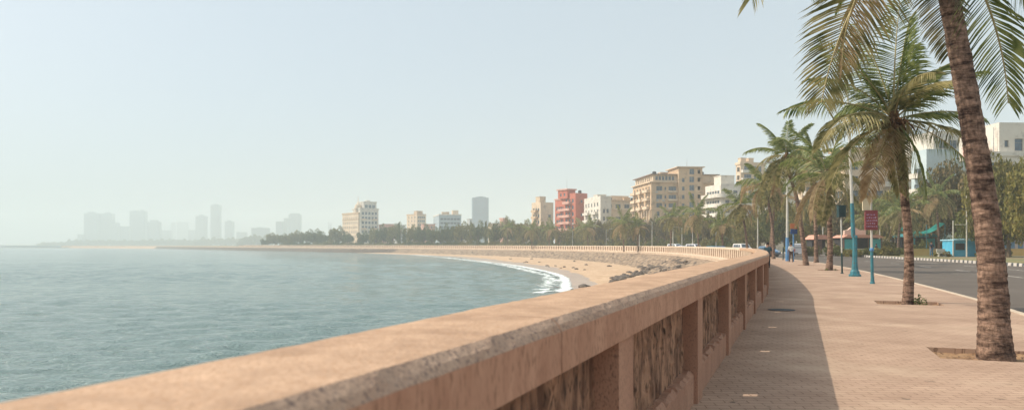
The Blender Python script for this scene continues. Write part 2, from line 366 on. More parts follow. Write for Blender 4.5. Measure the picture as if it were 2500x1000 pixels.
# ------------------------------------------------------------------ sea wall (parapet)
stone = mat('sandstone_coping', (.37,.235,.155), (.60,.40,.27), 3.6, rough=.95, bump=1, bscale=55, nrough=.78, col3=(.40,.235,.135), scale3=85, bdist=.006)
stone2 = mat('sandstone_pier', (.40,.215,.14), (.50,.285,.19), 2.5, rough=.9, bump=.7, bscale=50, col3=(.28,.16,.11), scale3=90, bdist=.006, stretch=(1,1,.5))
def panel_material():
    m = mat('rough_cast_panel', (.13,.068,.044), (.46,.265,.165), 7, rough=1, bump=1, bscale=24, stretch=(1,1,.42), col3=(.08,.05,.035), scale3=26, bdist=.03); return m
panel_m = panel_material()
parapet = thing('sea_wall', 'long curved sandstone parapet running from the near left round the bay', 'wall')
def chip(s, j, p):
    if s > 40: return Vector((0,0,0))
    a = .0025*mn.noise(Vector((s*1.6, j*3.1, 0)))+.0028*mn.noise(Vector((s*11, j*2.3, 4)))
    c_ = .006*max(0, mn.noise(Vector((s*5.3, j*1.7, 11)))-.15) if j in (1,2,3) else 0
    return Vector((a*(1.4 if j in (1,2,3) else .8)-c_, 0, a*(1.3 if 0 < j < 8 else .3)-c_))
COP = [(0,1.06), (0,1.236), (-.018,1.262), (-.050,1.288), (-.30,1.293), (-.535,1.289), (-.572,1.278), (-.585,1.25), (-.585,1.06)]
joints = [-24.0]; x = 3.33
while x > -24: x -= 6.65
bevel_m = mat('grainy_bevel', (.44,.285,.20), (.56,.385,.275), 3.0, rough=1, bump=1, bscale=60, col3=(.20,.14,.12), scale3=70, bdist=.008, nrough=.75)
fascia_m = mat('streaked_fascia', (.42,.225,.145), (.57,.335,.225), 3.4, rough=.95, bump=.7, bscale=60, col3=(.33,.18,.115), scale3=60, bdist=.005, stretch=(1,1,.35), nrough=.7)
pale_cop = mat('pale_coping', (.60,.46,.34), (.68,.54,.41), .9, rough=.95, bump=.5, bscale=20, bdist=.01)  # paler stone colour for the far stretch of coping
joints = [-24.0]; s = x+6.65
while s < sY(690): joints.append(s); s += 6.65 if s < 120 else 26.6
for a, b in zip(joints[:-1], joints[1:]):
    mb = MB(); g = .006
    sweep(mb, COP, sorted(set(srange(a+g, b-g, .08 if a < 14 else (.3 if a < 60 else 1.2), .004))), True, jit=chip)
    nf = len(COP)                      # the bevel is greyer with dark specks, the fascia redder with run-off streaks
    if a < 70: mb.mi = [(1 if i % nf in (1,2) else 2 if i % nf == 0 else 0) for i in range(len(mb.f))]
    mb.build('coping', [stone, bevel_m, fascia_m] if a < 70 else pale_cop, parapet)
PS0, PSP = 4.17*1.0734, 3.48
piers = []; s = PS0-3*PSP-.0
while s < sY(690): piers.append(s); s += PSP
far_mb = MB()
for k, s in enumerate(piers):
    m_ = MB() if s < 260 else far_mb
    sweep(m_, [(-.19,0), (-.022,0), (-.022,1.065), (-.19,1.065)], [s, s+.13, s+.26, s+.39], True)
    if s < 260: m_.build('pier', stone2, parapet)
far = far_mb.build('pier', stone2, parapet); far['kind'] = 'stuff'
# rough-cast panels and their plinths between piers
def panel_seg(mb, s0, s1, z0, z1, fine):
    if fine:
        n1 = max(3, int((s1-s0)/.035)); n2 = max(2, int((z1-z0)/.04)); vs = []
        for i in range(n1+1):
            for j in range(n2+1):
                s = s0+(s1-s0)*i/n1; z = z0+(z1-z0)*j/n2
                d = .034*mn.fractal(Vector((s*7, z*3.2, 2)), .8, 2, 6)+.018*mn.noise(Vector((s*26, z*14, 0)))-.01
                vs.append(pt(s, -.165+d, z))
        mb.add(vs, [(i*(n2+1)+j, (i+1)*(n2+1)+j, (i+1)*(n2+1)+j+1, i*(n2+1)+j+1) for i in range(n1) for j in range(n2)])
        sweep(mb, [(-.17,z0), (-.34,z0), (-.34,z1), (-.17,z1)], [s0, (s0+s1)/2, s1], True)
    else:
        sweep(mb, [(-.165,z0), (-.34,z0), (-.34,z1), (-.165,z1)], [s0, (s0+s1)/2, s1], True)
far_mb, far_pl = MB(), MB()
for k, s in enumerate(piers[:-1]):
    near = s < 260; m_ = MB() if near else far_mb; fine = s < 16
    a, b = s+.385, piers[k+1]+.005
    panel_seg(m_, a, b, -.02, .52, fine); panel_seg(m_, a+.17, b, .5205, 1.062, fine)  # slot beside each pier, hidden from view, added to cast light spots
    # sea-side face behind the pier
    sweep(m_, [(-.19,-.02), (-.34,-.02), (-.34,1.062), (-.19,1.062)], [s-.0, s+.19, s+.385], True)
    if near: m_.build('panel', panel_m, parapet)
    m_ = MB() if near else far_pl
    def pj(s_, j, p): return Vector((0,0,0)) if not fine else Vector((.012*mn.noise(Vector((s_*14,j,0))), .01*mn.noise(Vector((s_*17,j,5))), (.045*mn.noise(Vector((s_*12,j*.7,9))) if j in (1,2) else 0)))
    sweep(m_, [(-.06,0), (-.06,.30), (-.10,.325), (-.17,.33), (-.17,0)], list(np.linspace(a, b, 60 if fine else 4)), True, jit=pj)
    if near: m_.build('plinth', stone2, parapet)
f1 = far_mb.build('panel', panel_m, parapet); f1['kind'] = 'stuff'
f2 = far_pl.build('plinth', stone2, parapet); f2['kind'] = 'stuff'
# sea side: ribs and the retaining base
pale = mat('pale_sandstone', (.60,.46,.34), (.70,.56,.43), .9, rough=.95, bump=.5, bscale=20, bdist=.01, col3=(.46,.32,.22), scale3=5)  # paler stone colour for the sea side of the wall
rib_near = [s for s in np.arange(58, sY(690), 2.3)]
far_mb = MB()
for i, s in enumerate(rib_near):
    m_ = MB() if i < 100 else far_mb
    sweep(m_, [(-.335,-.04), (-.575,-.04), (-.575,1.062), (-.335,1.062)], [s, s+.5, s+1.05], True)
    if i < 100: m_.build('rib', pale, parapet)
f3 = far_mb.build('rib', pale, parapet); f3['kind'] = 'stuff'
near_ribs = MB()
mb = MB(); sweep(mb, [(-.18,-.02), (-.74,-.02), (-.78,-.05), (-.78,-.38), (-.70,-.42), (-.70,-4.5), (-.18,-4.5)], srange(-24, sY(1200), .8, .008), True)
mb.build('retaining_base', pale, parapet, fix=False)
# manhole cover in the shadow strip
mb = MB(); c = PX(1908, 18.1, .004); mb.lathe([(.32,0), (.32,.008), (.27,.012)], 24); o = mb.build('manhole_cover', mat('cast_iron', (.05,.05,.05), (.09,.085,.08), 20, rough=.7)); o.location = c
tag(o, 'round dark iron cover in the pavement inside the parapet shadow', 'manhole cover')

# ------------------------------------------------------------------ palms
frond_g = mat('palm_leaf_green', (.070,.115,.026), (.36,.38,.13), 4.5, rough=.45, trans=.42, spec=.5)  # wide random tone range puts leaflet highlights and darks into the colour
frond_o = mat('palm_leaf_olive', (.105,.115,.038), (.47,.40,.18), 4.5, rough=.5, trans=.40, spec=.45)
frond_d = mat('palm_leaf_dry', (.30,.20,.10), (.58,.43,.25), 5, rough=.7, trans=.3)
rachis_m = mat('palm_rachis', (.30,.24,.10), (.42,.34,.17), 3, rough=.5)
nut_m = mat('coconut_husk', (.22,.13,.05), (.12,.10,.03), 5)
fibre_m = mat('palm_fibre', (.20,.11,.055), (.10,.055,.03), 8, rough=1, bump=1, bscale=30)
def trunk_material():
    m = bpy.data.materials.new('palm_bark'); m.use_nodes = True; n = m.node_tree.nodes; l = m.node_tree.links; b = n['Principled BSDF']
    b.inputs['Roughness'].default_value = .95; b.inputs['Specular IOR Level'].default_value = .15
    tc = n.new('ShaderNodeTexCoord'); outs = []
    for stretch, sc in (((1.9,1.9,7), 1.7), ((1,1,.5), 24), ((2.2,2.2,1.2), 1.1)):
        mp = n.new('ShaderNodeMapping'); mp.inputs['Scale'].default_value = stretch; l.new(tc.outputs['Object'], mp.inputs[0])
        z = n.new('ShaderNodeTexNoise'); z.inputs['Scale'].default_value = sc; z.inputs['Detail'].default_value = 7; z.inputs['Roughness'].default_value = .65; l.new(mp.outputs[0], z.inputs[0]); outs.append(z)
    r = n.new('ShaderNodeValToRGB'); e = r.color_ramp.elements; e[0].position = .38; e[0].color = (.065,.040,.032,1); e[1].position = .60; e[1].color = (.36,.235,.17,1); l.new(outs[0].outputs[0], r.inputs[0])
    r2 = n.new('ShaderNodeMapRange'); r2.inputs[1].default_value = .35; r2.inputs[2].default_value = .6; r2.inputs[3].default_value = .5; r2.inputs[4].default_value = 1.1; l.new(outs[1].outputs[0], r2.inputs[0])
    mm = n.new('ShaderNodeVectorMath'); mm.operation = 'SCALE'; l.new(r.outputs[0], mm.inputs[0]); l.new(r2.outputs[0], mm.inputs['Scale'])
    r3 = n.new('ShaderNodeMapRange'); r3.inputs[1].default_value = .57; r3.inputs[2].default_value = .66; l.new(outs[2].outputs[0], r3.inputs[0])
    mx = n.new('ShaderNodeMixRGB'); l.new(r3.outputs[0], mx.inputs[0]); l.new(mm.outputs[0], mx.inputs[1]); mx.inputs[2].default_value = (.055,.036,.030,1)
    l.new(mx.outputs[0], b.inputs['Base Color'])
    bp = n.new('ShaderNodeBump'); bp.inputs['Strength'].default_value = 1; bp.inputs['Distance'].default_value = .03; l.new(outs[0].outputs[0], bp.inputs['Height'])
    b2 = n.new('ShaderNodeBump'); b2.inputs['Strength'].default_value = .8; b2.inputs['Distance'].default_value = .01; l.new(outs[1].outputs[0], b2.inputs['Height']); l.new(bp.outputs[0], b2.inputs['Normal'])
    l.new(b2.outputs[0], b.inputs['Normal']); return m
bark_m = trunk_material()
def trunk_mesh(pts, r0, r1, flare=1.35, near=True, seed=0):
    P = catmull([tuple(p) for p in pts], 40 if near else 8); L = np.concatenate([[0], np.cumsum(np.linalg.norm(np.diff(P, axis=0), axis=1))]); H = L[-1]
    n = 20 if near else 8; st_ = .028 if near else .4; k = int(H/st_); vs = []; rnd = random.Random(seed)
    rings = [0]
    while rings[-1] < H: rings.append(rings[-1]+(.085+.06*rnd.random() if near else .4))
    rings = np.array(rings)
    for i in range(k+1):
        h = H*i/k; c = [np.interp(h, L, P[:, a]) for a in range(3)]
        r = r0+(r1-r0)*(h/H)**.8+r0*(flare-1)*math.exp(-h/.45)
        for j in range(n):
            a = 2*math.pi*j/n
            if near:
                hh = h+.03*mn.noise(Vector((math.cos(a)*1.5, math.sin(a)*1.5, h*2+seed)))
                q = np.searchsorted(rings, hh)-1; q = max(0, min(q, len(rings)-2)); f = (hh-rings[q])/(rings[q+1]-rings[q])
                rr = r*(1+.055*(f-.5))+.012*mn.noise(Vector((math.cos(a)*3, math.sin(a)*3, h*5+seed)))+.006*mn.noise(Vector((math.cos(a)*9, math.sin(a)*9, h*14)))
            else: rr = r
            vs.append((c[0]+rr*math.cos(a), c[1]+rr*math.sin(a), c[2]))
    mb = MB(); mb.add(vs, [(i*n+j, i*n+(j+1) % n, (i+1)*n+(j+1) % n, (i+1)*n+j) for i in range(k) for j in range(n)]+[tuple(range(k*n, (k+1)*n))])
    return mb.mesh('trunk', bark_m, smooth=True)
def frond_mesh(L, e0, droop, n=46, wid=.035, roll=0, mi=0, seed=0, hang=.5, leaf=.29, curl=1.35, twist=0):
    rnd = random.Random(seed*31+7); mb = MB(); N = 22
    P = [Vector((.0,0,0))]; pitch = []
    for i in range(N):
        a = R(e0-droop*((i+.5)/N)**curl); pitch.append(a); P.append(P[-1]+Vector((math.cos(a), 0, math.sin(a)))*L/N)
    side_sw = rnd.uniform(-.12, .12)*L
    for i, p in enumerate(P): p.y += side_sw*(i/N)**2
    mb.tube(P, [L*.0085*(1-.85*i/N)+.003 for i in range(N+1)], 5, mi=1)
    def at(t):
        x = t*N; i = min(N-1, int(x)); return P[i].lerp(P[i+1], x-i), (P[i+1]-P[i]).normalized()
    for sgn in (-1, 1):
        for q in range(n):
            t = .13+.87*(q+rnd.uniform(-.3,.3))/n
            if rnd.random() < .03: continue
            t = min(.999, max(.1, t)); p, T = at(t)
            S = Vector((0, 1, 0)); Nn = T.cross(S)*-1
            tw = R(twist)*min(1, t*1.8); S, Nn = S*math.cos(tw)+Nn*math.sin(tw), Nn*math.cos(tw)-S*math.sin(tw)
            prof = math.sin(min(1, (t+.08)/.42)*math.pi/2)*(1-.62*max(0, (t-.4)/.6)**1.3)
            l = L*leaf*prof*rnd.uniform(.85, 1.12)
            sweep_ = .38+.75*t**2
            rl = roll+rnd.uniform(-.12, .12)
            D = (S*sgn*math.cos(rl*sgn)+Nn*math.sin(rl)*1+T*sweep_+Nn*(.30 if hang < .8 else .05)).normalized()
            g = Vector((0, 0, -1)); hh = hang*rnd.uniform(.7, 1.35)
            p1 = p+D*l*.42+g*l*.05*hh
            D2 = (D+g*hh*.8).normalized(); p2 = p1+D2*l*.33
            D3 = (D2+g*hh*1.1).normalized(); p3 = p2+D3*l*.27
            W = D.cross(Vector((rnd.uniform(-.25,.25), rnd.uniform(-.25,.25), 1)).lerp(Nn, .5)).normalized()*wid*.5
            mb.add([p-W*.5, p+W*.5, p1-W, p1+W, p2-W*.8, p2+W*.8, p3], [(0,1,3,2), (2,3,5,4), (4,5,6)], mi=0)
    return mb
LM = {'g': [frond_g, rachis_m], 'o': [frond_o, rachis_m], 'd': [frond_d, rachis_m]}
def make_palm(label, x, y, z0, crown, mids, r0, r1, fronds, near=True, group=None, nuts=True, seed=0, leafn=46, wid=.035):
    root = thing('coconut_palm', label, 'palm tree', (x, y, z0), 0, group)
    base = Vector((x, y, z0)); pts = [Vector((0,0,-.1))]+[Vector(m)-base for m in mids]+[Vector(crown)-base]
    link('trunk', trunk_mesh(pts, r0, r1, near=near, seed=seed), root)
    c = Vector(crown)-base
    hb = MB(); hb.lathe([(r1*.9,-.35), (r1*1.3,-.15), (r1*1.6,.05), (r1*1.2,.28), (r1*.4,.55)], 10, c=c)
    if near:
        for i in range(16):
            a = i*2.4; b = c+Vector((math.cos(a)*r1, math.sin(a)*r1, -.1+.03*(i % 4)))
            hb.tube([b, b+Vector((math.cos(a)*.22, math.sin(a)*.22, .10)), b+Vector((math.cos(a)*.42, math.sin(a)*.42, .02-.1*(i % 3)))], [.05,.035,.012], 5)
    hb.build('crown_shaft', fibre_m, root, smooth=True)
    for k, (az, e0, dr, L, kind, *ex_) in enumerate(fronds):
        m_ = frond_mesh(L, e0, dr, leafn, wid, roll=.15*math.sin(k*2.1), seed=seed*50+k, hang=(.2 if e0 > 50 else (.2 if ex_ else .5 if kind != 'd' else .8)), twist=(ex_[0] if ex_ else random.Random(seed*9+k).uniform(-35,35)), curl=(.8 if e0 < -5 else 1.35))
        f = m_.build('frond', LM[kind], root, fix=False); f.location = c+Vector((0,0,.08)); f.rotation_euler = (0 if ex_ else R(random.Random(k+seed).uniform(-12,12)), 0, R(az))
    if nuts:
        rn = random.Random(seed)
        for i in range(4):
            a = rn.uniform(0, 6.28); nb = MB(); q = c+Vector((0,0,-.05)); d = Vector((math.cos(a), math.sin(a), 0)); e_ = q+d*.45+Vector((0,0,-.25)); nb.tube([q, q+d*.3+Vector((0,0,.1)), e_], [.02,.015,.01], 5)
            for j in range(9): nb.tube([q+d*.3+Vector((0,0,.1)), e_+Vector((rn.uniform(-.12,.12), rn.uniform(-.12,.12), -.15-rn.random()*.2))], [.008,.004], 4)
            nb.build('fruit_stalk', rachis_m, root)
        for i in range(7):
            a = rn.uniform(0, 6.28); nb = MB(); q = c+Vector((math.cos(a)*(r1+.12), math.sin(a)*(r1+.12), -.12-.16*rn.random()))
            nb.lathe([(.02,-.12), (.07,-.08), (.10,0), (.07,.08), (.02,.11)], 8, c=q); nb.build('coconut', nut_m, root, smooth=True)
    return root
ax, ay = PALM_BASE['a']; cA = PX(2276, 10.85, ZH(-190, 10.85))
make_palm('nearest coconut palm, thick ringed trunk leaning left out of the top of the view', ax, ay, -.06, cA,
  [PX(2417, 10.72, ZH(600, 10.7)), PX(2372, 10.75, ZH(300, 10.75)), PX(2318, 10.8, ZH(0, 10.8))], .20, .128,
  [(184,-30,55,3.2,'o',68), (178,-22,66,2.7,'d',12), (183,9,78,3.1,'o',20), (150,-8,60,1.8,'g',20), (50,-55,28,2.05,'o',0), (-15,-50,35,3.0,'g',-72), (4,-12,60,2.9,'g',-50), (-70,30,60,3.6,'g'),
   (60,38,48,3.6,'g'), (100,30,60,3.9,'g'), (215,40,60,3.9,'g'), (-110,45,55,3.8,'g'), (-10,50,55,4.0,'g'), (130,65,40,3.5,'g'), (30,72,30,3.4,'g'), (-160,74,30,3.3,'g'), (25,20,50,3.2,'o')],
  seed=1, leafn=68, wid=.030)
bx_, by_ = PALM_BASE['b']; cB = PX(2182, 20.2, ZH(300, 20.2))
make_palm('second coconut palm with full green crown, slim trunk rising from a square soil pit', bx_, by_, -.06, cB,
  [PX(2219, 20.3, ZH(610, 20.3)), PX(2207, 20.3, ZH(470, 20.3)), PX(2196, 20.25, ZH(390, 20.25))], .125, .10,
  [(80,88,6,3.3,'g',0), (15,82,14,3.0,'g',30), (165,78,20,2.9,'g',-30), (182,62,42,3.0,'g',-35), (192,48,58,2.8,'g'), (176,28,52,3.0,'g'), (201,16,80,3.0,'o'), (188,8,64,2.7,'o'), (186,-12,58,2.7,'o'), (215,-46,38,2.4,'d'), (235,-62,24,2.1,'o'),
   (-20,-48,42,2.3,'g'), (-48,-62,25,2.2,'o'), (-4,-10,34,2.5,'g'), (6,16,30,2.8,'g'), (8,2,40,2.7,'o'), (8,40,28,3.0,'g'), (20,58,40,2.7,'g'), (-35,62,95,2.2,'o'), (90,40,60,2.8,'g'), (75,10,60,2.8,'g'), (-90,58,80,2.2,'o'), (38,70,25,2.7,'g'), (142,68,28,2.7,'g')],
  seed=2, leafn=64, wid=.034)
cx, cy = PALM_BASE['c']; cC = PX(2021, 46.5, ZH(432, 46.5))
def ring(n, L, seed, young=80, old=-50, dry=.2, yaw=0):
    rn = random.Random(seed); out = []
    for i in range(n):
        f = i/(n-1); e = young+(old-young)*f**.85+rn.uniform(-8,8); dr = 25+60*math.sin(f*math.pi)**.7+rn.uniform(-8,8)
        if e < -20: dr = min(dr, 88+e)
        kind = 'g' if f < .42 else ('o' if rn.random() > dry else 'd')
        out.append((yaw+i*137.5+rn.uniform(-12,12), e, dr, L*(1-.12*abs(f-.4))*rn.uniform(.9,1.05), kind))
    return out
make_palm('third coconut palm with drooping yellowish fronds, left of the dark box on a post', cx, cy, -.06, cC,
  [PX(2027, 46.5, ZH(600, 46.5)), PX(2024, 46.5, ZH(520, 46.5))], .19, .12, ring(16, 3.9, 3, 84, -42, .3), seed=3, leafn=46, wid=.06)
dx_, dy_ = PALM_BASE['d']; cD = PX(1921, 57.8, ZH(384, 57.8))
make_palm('tallest of the slim leaning palms, directly left of the parked minivan', dx_, dy_, -.06, cD,
  [PX(1957, 57.7, ZH(560, 57.6)), PX(1944, 57.8, ZH(480, 57.6)), PX(1927, 57.8, ZH(420, 57.6))], .20, .13, ring(19, 3.5, 4, 86, -50, .3, 40), seed=4, leafn=42, wid=.07)
ex, ey = PALM_BASE['e']; cE = PX(1866, 85, ZH(450, 85))
make_palm('slim palm rising just past the outer bend of the parapet', ex, ey, -.06, cE, [PX(1884, 84.5, ZH(540, 84))], .2, .14, ring(15, 4.0, 5, 80, -50, .3, 10), seed=5, leafn=36, wid=.11)
# more distant palms, each with its own trunk; fronds shared by crown pattern
lib = {}
def far_palm(px, ytop, Y, label, L=4.5, lean=0, pat=0, group='distant palms along the seafront road'):
    key = (pat, L)
    root = thing('coconut_palm', label, 'palm tree', PX(px+lean, Y, -.03), 0, group)
    L = L*.74; ytop += 8; H = ZH(ytop, Y)+.03; dxm = -lean/F*Y
    link('trunk', trunk_mesh([(0,0,-.1), (dxm*.25,0,H*.4), (dxm*.7,0,H*.8), (dxm,0,H)], .2, .14, near=False), root)
    if key not in lib:
        lib[key] = []
        for k, (az, e0, dr, L_, kind) in enumerate(ring(17, L, 20+pat, 80, -58, .3, pat*50)):
            lib[key].append((frond_mesh(L_, e0, dr, 26, .13, seed=pat*40+k, hang=.5, twist=random.Random(k).uniform(-40,40)).mesh('frond', LM[kind]), az))
    for me, az in lib[key]: link('frond', me, root, (dxm, 0, H), R(az))
    return root
far_palm(1808, 492, 100, 'leaning palm seen over the parapet, right of the curved white balconies', 5.0, 18, 1)
far_palm(1762, 540, 125, 'short palm behind the parapet, below the curved white balconies', 4.4, 3, 2)
far_palm(1700, 512, 150, 'broad drooping palm in front of the right wing of the tan apartment block', 7.2, 6, 3)
far_palm(1640, 522, 165, 'palm in front of the middle of the tan apartment block', 5.6, -3, 1)
far_palm(1556, 545, 190, 'low palm at the left foot of the tan apartment block', 5.2, 2, 2)
far_palm(1521, 535, 190, 'bright tall palm in front of the cream building right end', 7.5, 2, 3)
far_palm(1432, 548, 250, 'palm at the right corner of the red apartment block', 8.0, 4, 1)
far_palm(1344, 552, 280, 'palm standing at the left corner of the red apartment block', 6.5, -4, 2)
far_palm(1297, 551, 290, 'palm left of the small cream block with the rooftop box', 7.0, 2, 3)
far_palm(1238, 548, 320, 'palm right of the hazy blue glass tower', 6.5, 2, 1)
far_palm(978, 552, 520, 'tall palm halfway between the domed hotel and the square cream block', 8, 0, 2)
far_palm(2200, 505, 108, 'bushy palm across the road, seen behind the second palm trunk', 6.6, -8, 2)
far_palm(2285, 470, 112, 'palm across the road above the green net', 6.2, 8, 3)
far_palm(2120, 520, 125, 'palm across the road above the salmon kiosk roof', 6.0, 5, 1)
far_palm(1985, 372, 66, 'yellowing palm between the tallest slim palm and the second palm crown', 4.0, 8, 3)
far_palm(1896, 470, 96, 'ragged palm behind the tallest slim palm', 5.2, -16, 2)

# ------------------------------------------------------------------ leafy trees
leaf_a = mat('leaf_dark', (.055,.080,.014), (.145,.155,.030), 7, rough=.6, trans=.25, col3=(.24,.19,.055), scale3=16)
leaf_b = mat('leaf_olive', (.085,.092,.016), (.27,.23,.05), 7, rough=.6, trans=.3, col3=(.32,.23,.075), scale3=15)
leaf_c = mat('leaf_dusty', (.085,.078,.025), (.17,.130,.045), 7, rough=.7, trans=.2, col3=(.30,.20,.10), scale3=14)
wood_m = mat('tree_bark', (.09,.065,.045), (.18,.13,.09), 4, rough=1, bump=.6)
def crown_mesh(seed, N, size, shape='broad', clumps=16):
    rn = random.Random(seed); mb = MB(); cl = []
    for i in range(clumps):
        if shape == 'broad':
            a = rn.uniform(0, 6.28); r = .66*math.sqrt(rn.random()); z = .34+.52*rn.random()*(1-.45*r); cl.append((Vector((r*math.cos(a), r*math.sin(a), z)), rn.uniform(.18,.34)))
        elif shape == 'spiky':
            z = .22+.74*i/clumps; r = .42*(1-z*.8)*rn.random(); a = rn.uniform(0, 6.28); cl.append((Vector((r*math.cos(a), r*math.sin(a), z)), .26*(1.15-z)))
        else:
            a = rn.uniform(0, 6.28); r = .75*math.sqrt(rn.random()); cl.append((Vector((r*math.cos(a), r*math.sin(a), .08+.5*rn.random()*(1-.5*r))), rn.uniform(.2,.36)))
    for i in range(N):
        c, r = cl[rn.randrange(len(cl))]
        d = Vector((rn.gauss(0,1), rn.gauss(0,1), rn.gauss(0,1))).normalized()*r*rn.uniform(.45,1.08)**.6; d.z *= .75
        p = c+d; q = Vector((rn.gauss(0,1), rn.gauss(0,1), rn.gauss(0,.8))); q = (q+d.normalized()*.8).normalized()
        u = q.cross(Vector((rn.gauss(0,1), rn.gauss(0,1), rn.gauss(0,1)))).normalized(); v = q.cross(u); s = size*rn.uniform(.6,1.5)
        mb.add([p-u*s, p-v*s*.5+q*s*.2, p+u*s, p+v*s*.55], [(0,1,2,3)])
    return mb
def limbs_mesh(seed, zc=.45):
    rn = random.Random(seed); mb = MB()
    mb.tube([(0,0,-.02), (.01,.0,.14), (.0,.01,.28), (.02,.0,zc)], [.05,.036,.032,.022], 7)
    for i in range(6):
        a = i*1.05+rn.random(); z = .2+.03*i; mb.tube([(0,0,z), (.16*math.cos(a), .16*math.sin(a), z+.14), (.4*math.cos(a), .4*math.sin(a), z+.34)], [.022,.015,.006], 5)
    return mb.mesh('trunk', wood_m)
TREE = {}
for nme, shp, N, sz, lm in (('broad1','broad',2600,.046,leaf_a), ('broad2','broad',2600,.046,leaf_b), ('broad3','broad',2400,.05,leaf_c), ('spiky1','spiky',1700,.040,leaf_a), ('spiky2','spiky',1700,.042,leaf_b), ('shrub1','shrub',900,.085,leaf_a), ('shrub2','shrub',900,.085,leaf_b)):
    sd = sum(map(ord, nme)); TREE[nme] = (limbs_mesh(sd), crown_mesh(sd, N, sz, shp).mesh('crown', lm))
def tree(kind, name, label, cat, p, H, Wd, rz=0, group=None):
    r = thing(name, label, cat, p, rz, group)
    for nm, me in zip(('trunk','crown'), TREE[kind]):
        o = link(nm, me, r); o.scale = (Wd, Wd, H)
    return r
TOPY = [(640,577), (690,562), (760,561), (815,558), (835,548), (860,574), (885,565), (925,552), (965,538), (985,549), (1015,541), (1060,545), (1100,541), (1160,537), (1240,530), (1300,538), (1345,540), (1370,556), (1410,538), (1430,529), (1480,533), (1520,522), (1560,528), (1640,510), (1690,520), (1760,520), (1830,505), (1900,490)]
def on_ray(px, t, lo=110, hi=900):
    best = None
    for s in np.arange(lo, hi, 2.0):
        p = pt(s, t); q = 1250+F*p.x/p.y
        if best is None or abs(q-px) < best[0]: best = (abs(q-px), p)
    return best[1]
LAND = [(640,745,'left of the two thin masts'), (745,832,'left of the domed hotel'), (832,930,'at the foot of the domed hotel'), (930,1050,'below the square cream block'), (1050,1150,'below the blue-grey office block'), (1150,1220,'below the hazy blue tower'), (1220,1298,'right of the hazy blue tower'),
        (1298,1350,'below the small cream block'), (1350,1433,'below the red apartment block'), (1433,1545,'below the white and cream building'), (1545,1660,'below the left half of the tan apartment block'), (1660,1760,'below the right half of the tan apartment block'), (1760,1900,'behind the parapet near its outer bend')]
ORD = ['leftmost', 'second', 'third', 'fourth', 'fifth', 'sixth', 'seventh', 'eighth', 'ninth', 'tenth', 'eleventh', 'twelfth']
rt = random.Random(5); px = 642; cnt = {}
while px < 1890:
    p = on_ray(px, 27+rt.uniform(-2, 5)); ty = np.interp(px, [a for a, _ in TOPY], [b for _, b in TOPY])+rt.uniform(-4, 9)
    H = (HOR-ty)/F*p.y+1.63; kind = rt.choice(['broad1','broad2','broad1','spiky1','spiky2'] if px < 1250 else ['broad1','broad2','broad2','broad3','spiky2'])
    wp = rt.uniform(15, 24)*(1 if kind[0] == 'b' else .75)
    land = next(l for a, b, l in LAND if a <= px < b); cnt[land] = cnt.get(land, 0)+1
    how = {'broad1':'dark rounded', 'broad2':'olive rounded', 'broad3':'dusty brown-green', 'spiky1':'dark pointed', 'spiky2':'olive pointed'}[kind]
    tree(kind, 'seafront_tree', f'{how} tree, {ORD[cnt[land]-1]} in the line {land}', 'tree', (p.x, p.y, -.03), H/.98, max(3.2, wp/F*p.y*1.25), rt.uniform(0, 6), 'trees lining the seafront road')
    px += wp*rt.uniform(.8, 1.05)
# low shrubs filling the feet of the tree line
px = 700; k = 0
while px < 1860:
    p = on_ray(px, 24.5); k += 1
    side = next(l for a, b, l in LAND if a <= px < b); cnt['s'+side] = cnt.get('s'+side, 0)+1
    tree(rt.choice(['shrub1','shrub2']), 'roadside_shrub', f'low shrub, {ORD[cnt["s"+side]-1]} one {side}', 'shrub', (p.x, p.y, -.03), rt.uniform(4.0, 6.0)*(1 if px > 900 else 1.2), 22/F*p.y, rt.uniform(0, 6), 'shrubs under the seafront trees')
    px += rt.uniform(20, 30)
# big trees on the right
def big_tree(px, Y, ytop, wpx, mat_, label, seed, N=9000, size=.03):
    r = thing('shade_tree', label, 'tree', PX(px, Y, -.03), 0, 'big trees across the road'); H = ZH(ytop, Y)+.03; W = wpx/F*Y/2/.85
    o = link('trunk', limbs_mesh(seed), r); o.scale = (W, W, H)
    o = link('crown', crown_mesh(seed, int(N*1.3), size, 'broad', 60).mesh('crown', mat_), r); o.scale = (W, W, H/.96)
big_tree(2462, 96, 378, 190, leaf_b, 'big shade tree behind the near palm trunk, below the white tower', 41, 16000)
big_tree(2335, 118, 405, 170, leaf_c, 'brownish shade tree between the two near palm trunks', 42, 12000)
big_tree(2570, 84, 372, 200, leaf_b, 'green shade tree cut by the right edge of the view', 43, 14000)
big_tree(2180, 135, 455, 150, leaf_b, 'rounded tree above the salmon kiosk tower', 44, 9000)
big_tree(2075, 142, 470, 130, leaf_c, 'dusty tree left of the salmon kiosk tower', 45, 9000)
big_tree(1990, 150, 480, 130, leaf_b, 'olive tree behind the parked minivan and umbrella kiosk', 46, 9000)
big_tree(1915, 160, 505, 120, leaf_a, 'dark tree behind the blue pole and round sign', 47, 8000)
big_tree(2400, 100, 505, 130, leaf_a, 'dark low tree hanging over the blue kiosk', 48, 9000)
big_tree(2250, 128, 500, 120, leaf_a, 'dark tree behind the green net', 49, 9000)
big_tree(1850, 170, 520, 110, leaf_b, 'olive tree over the outer bend of the parapet', 50, 7000)
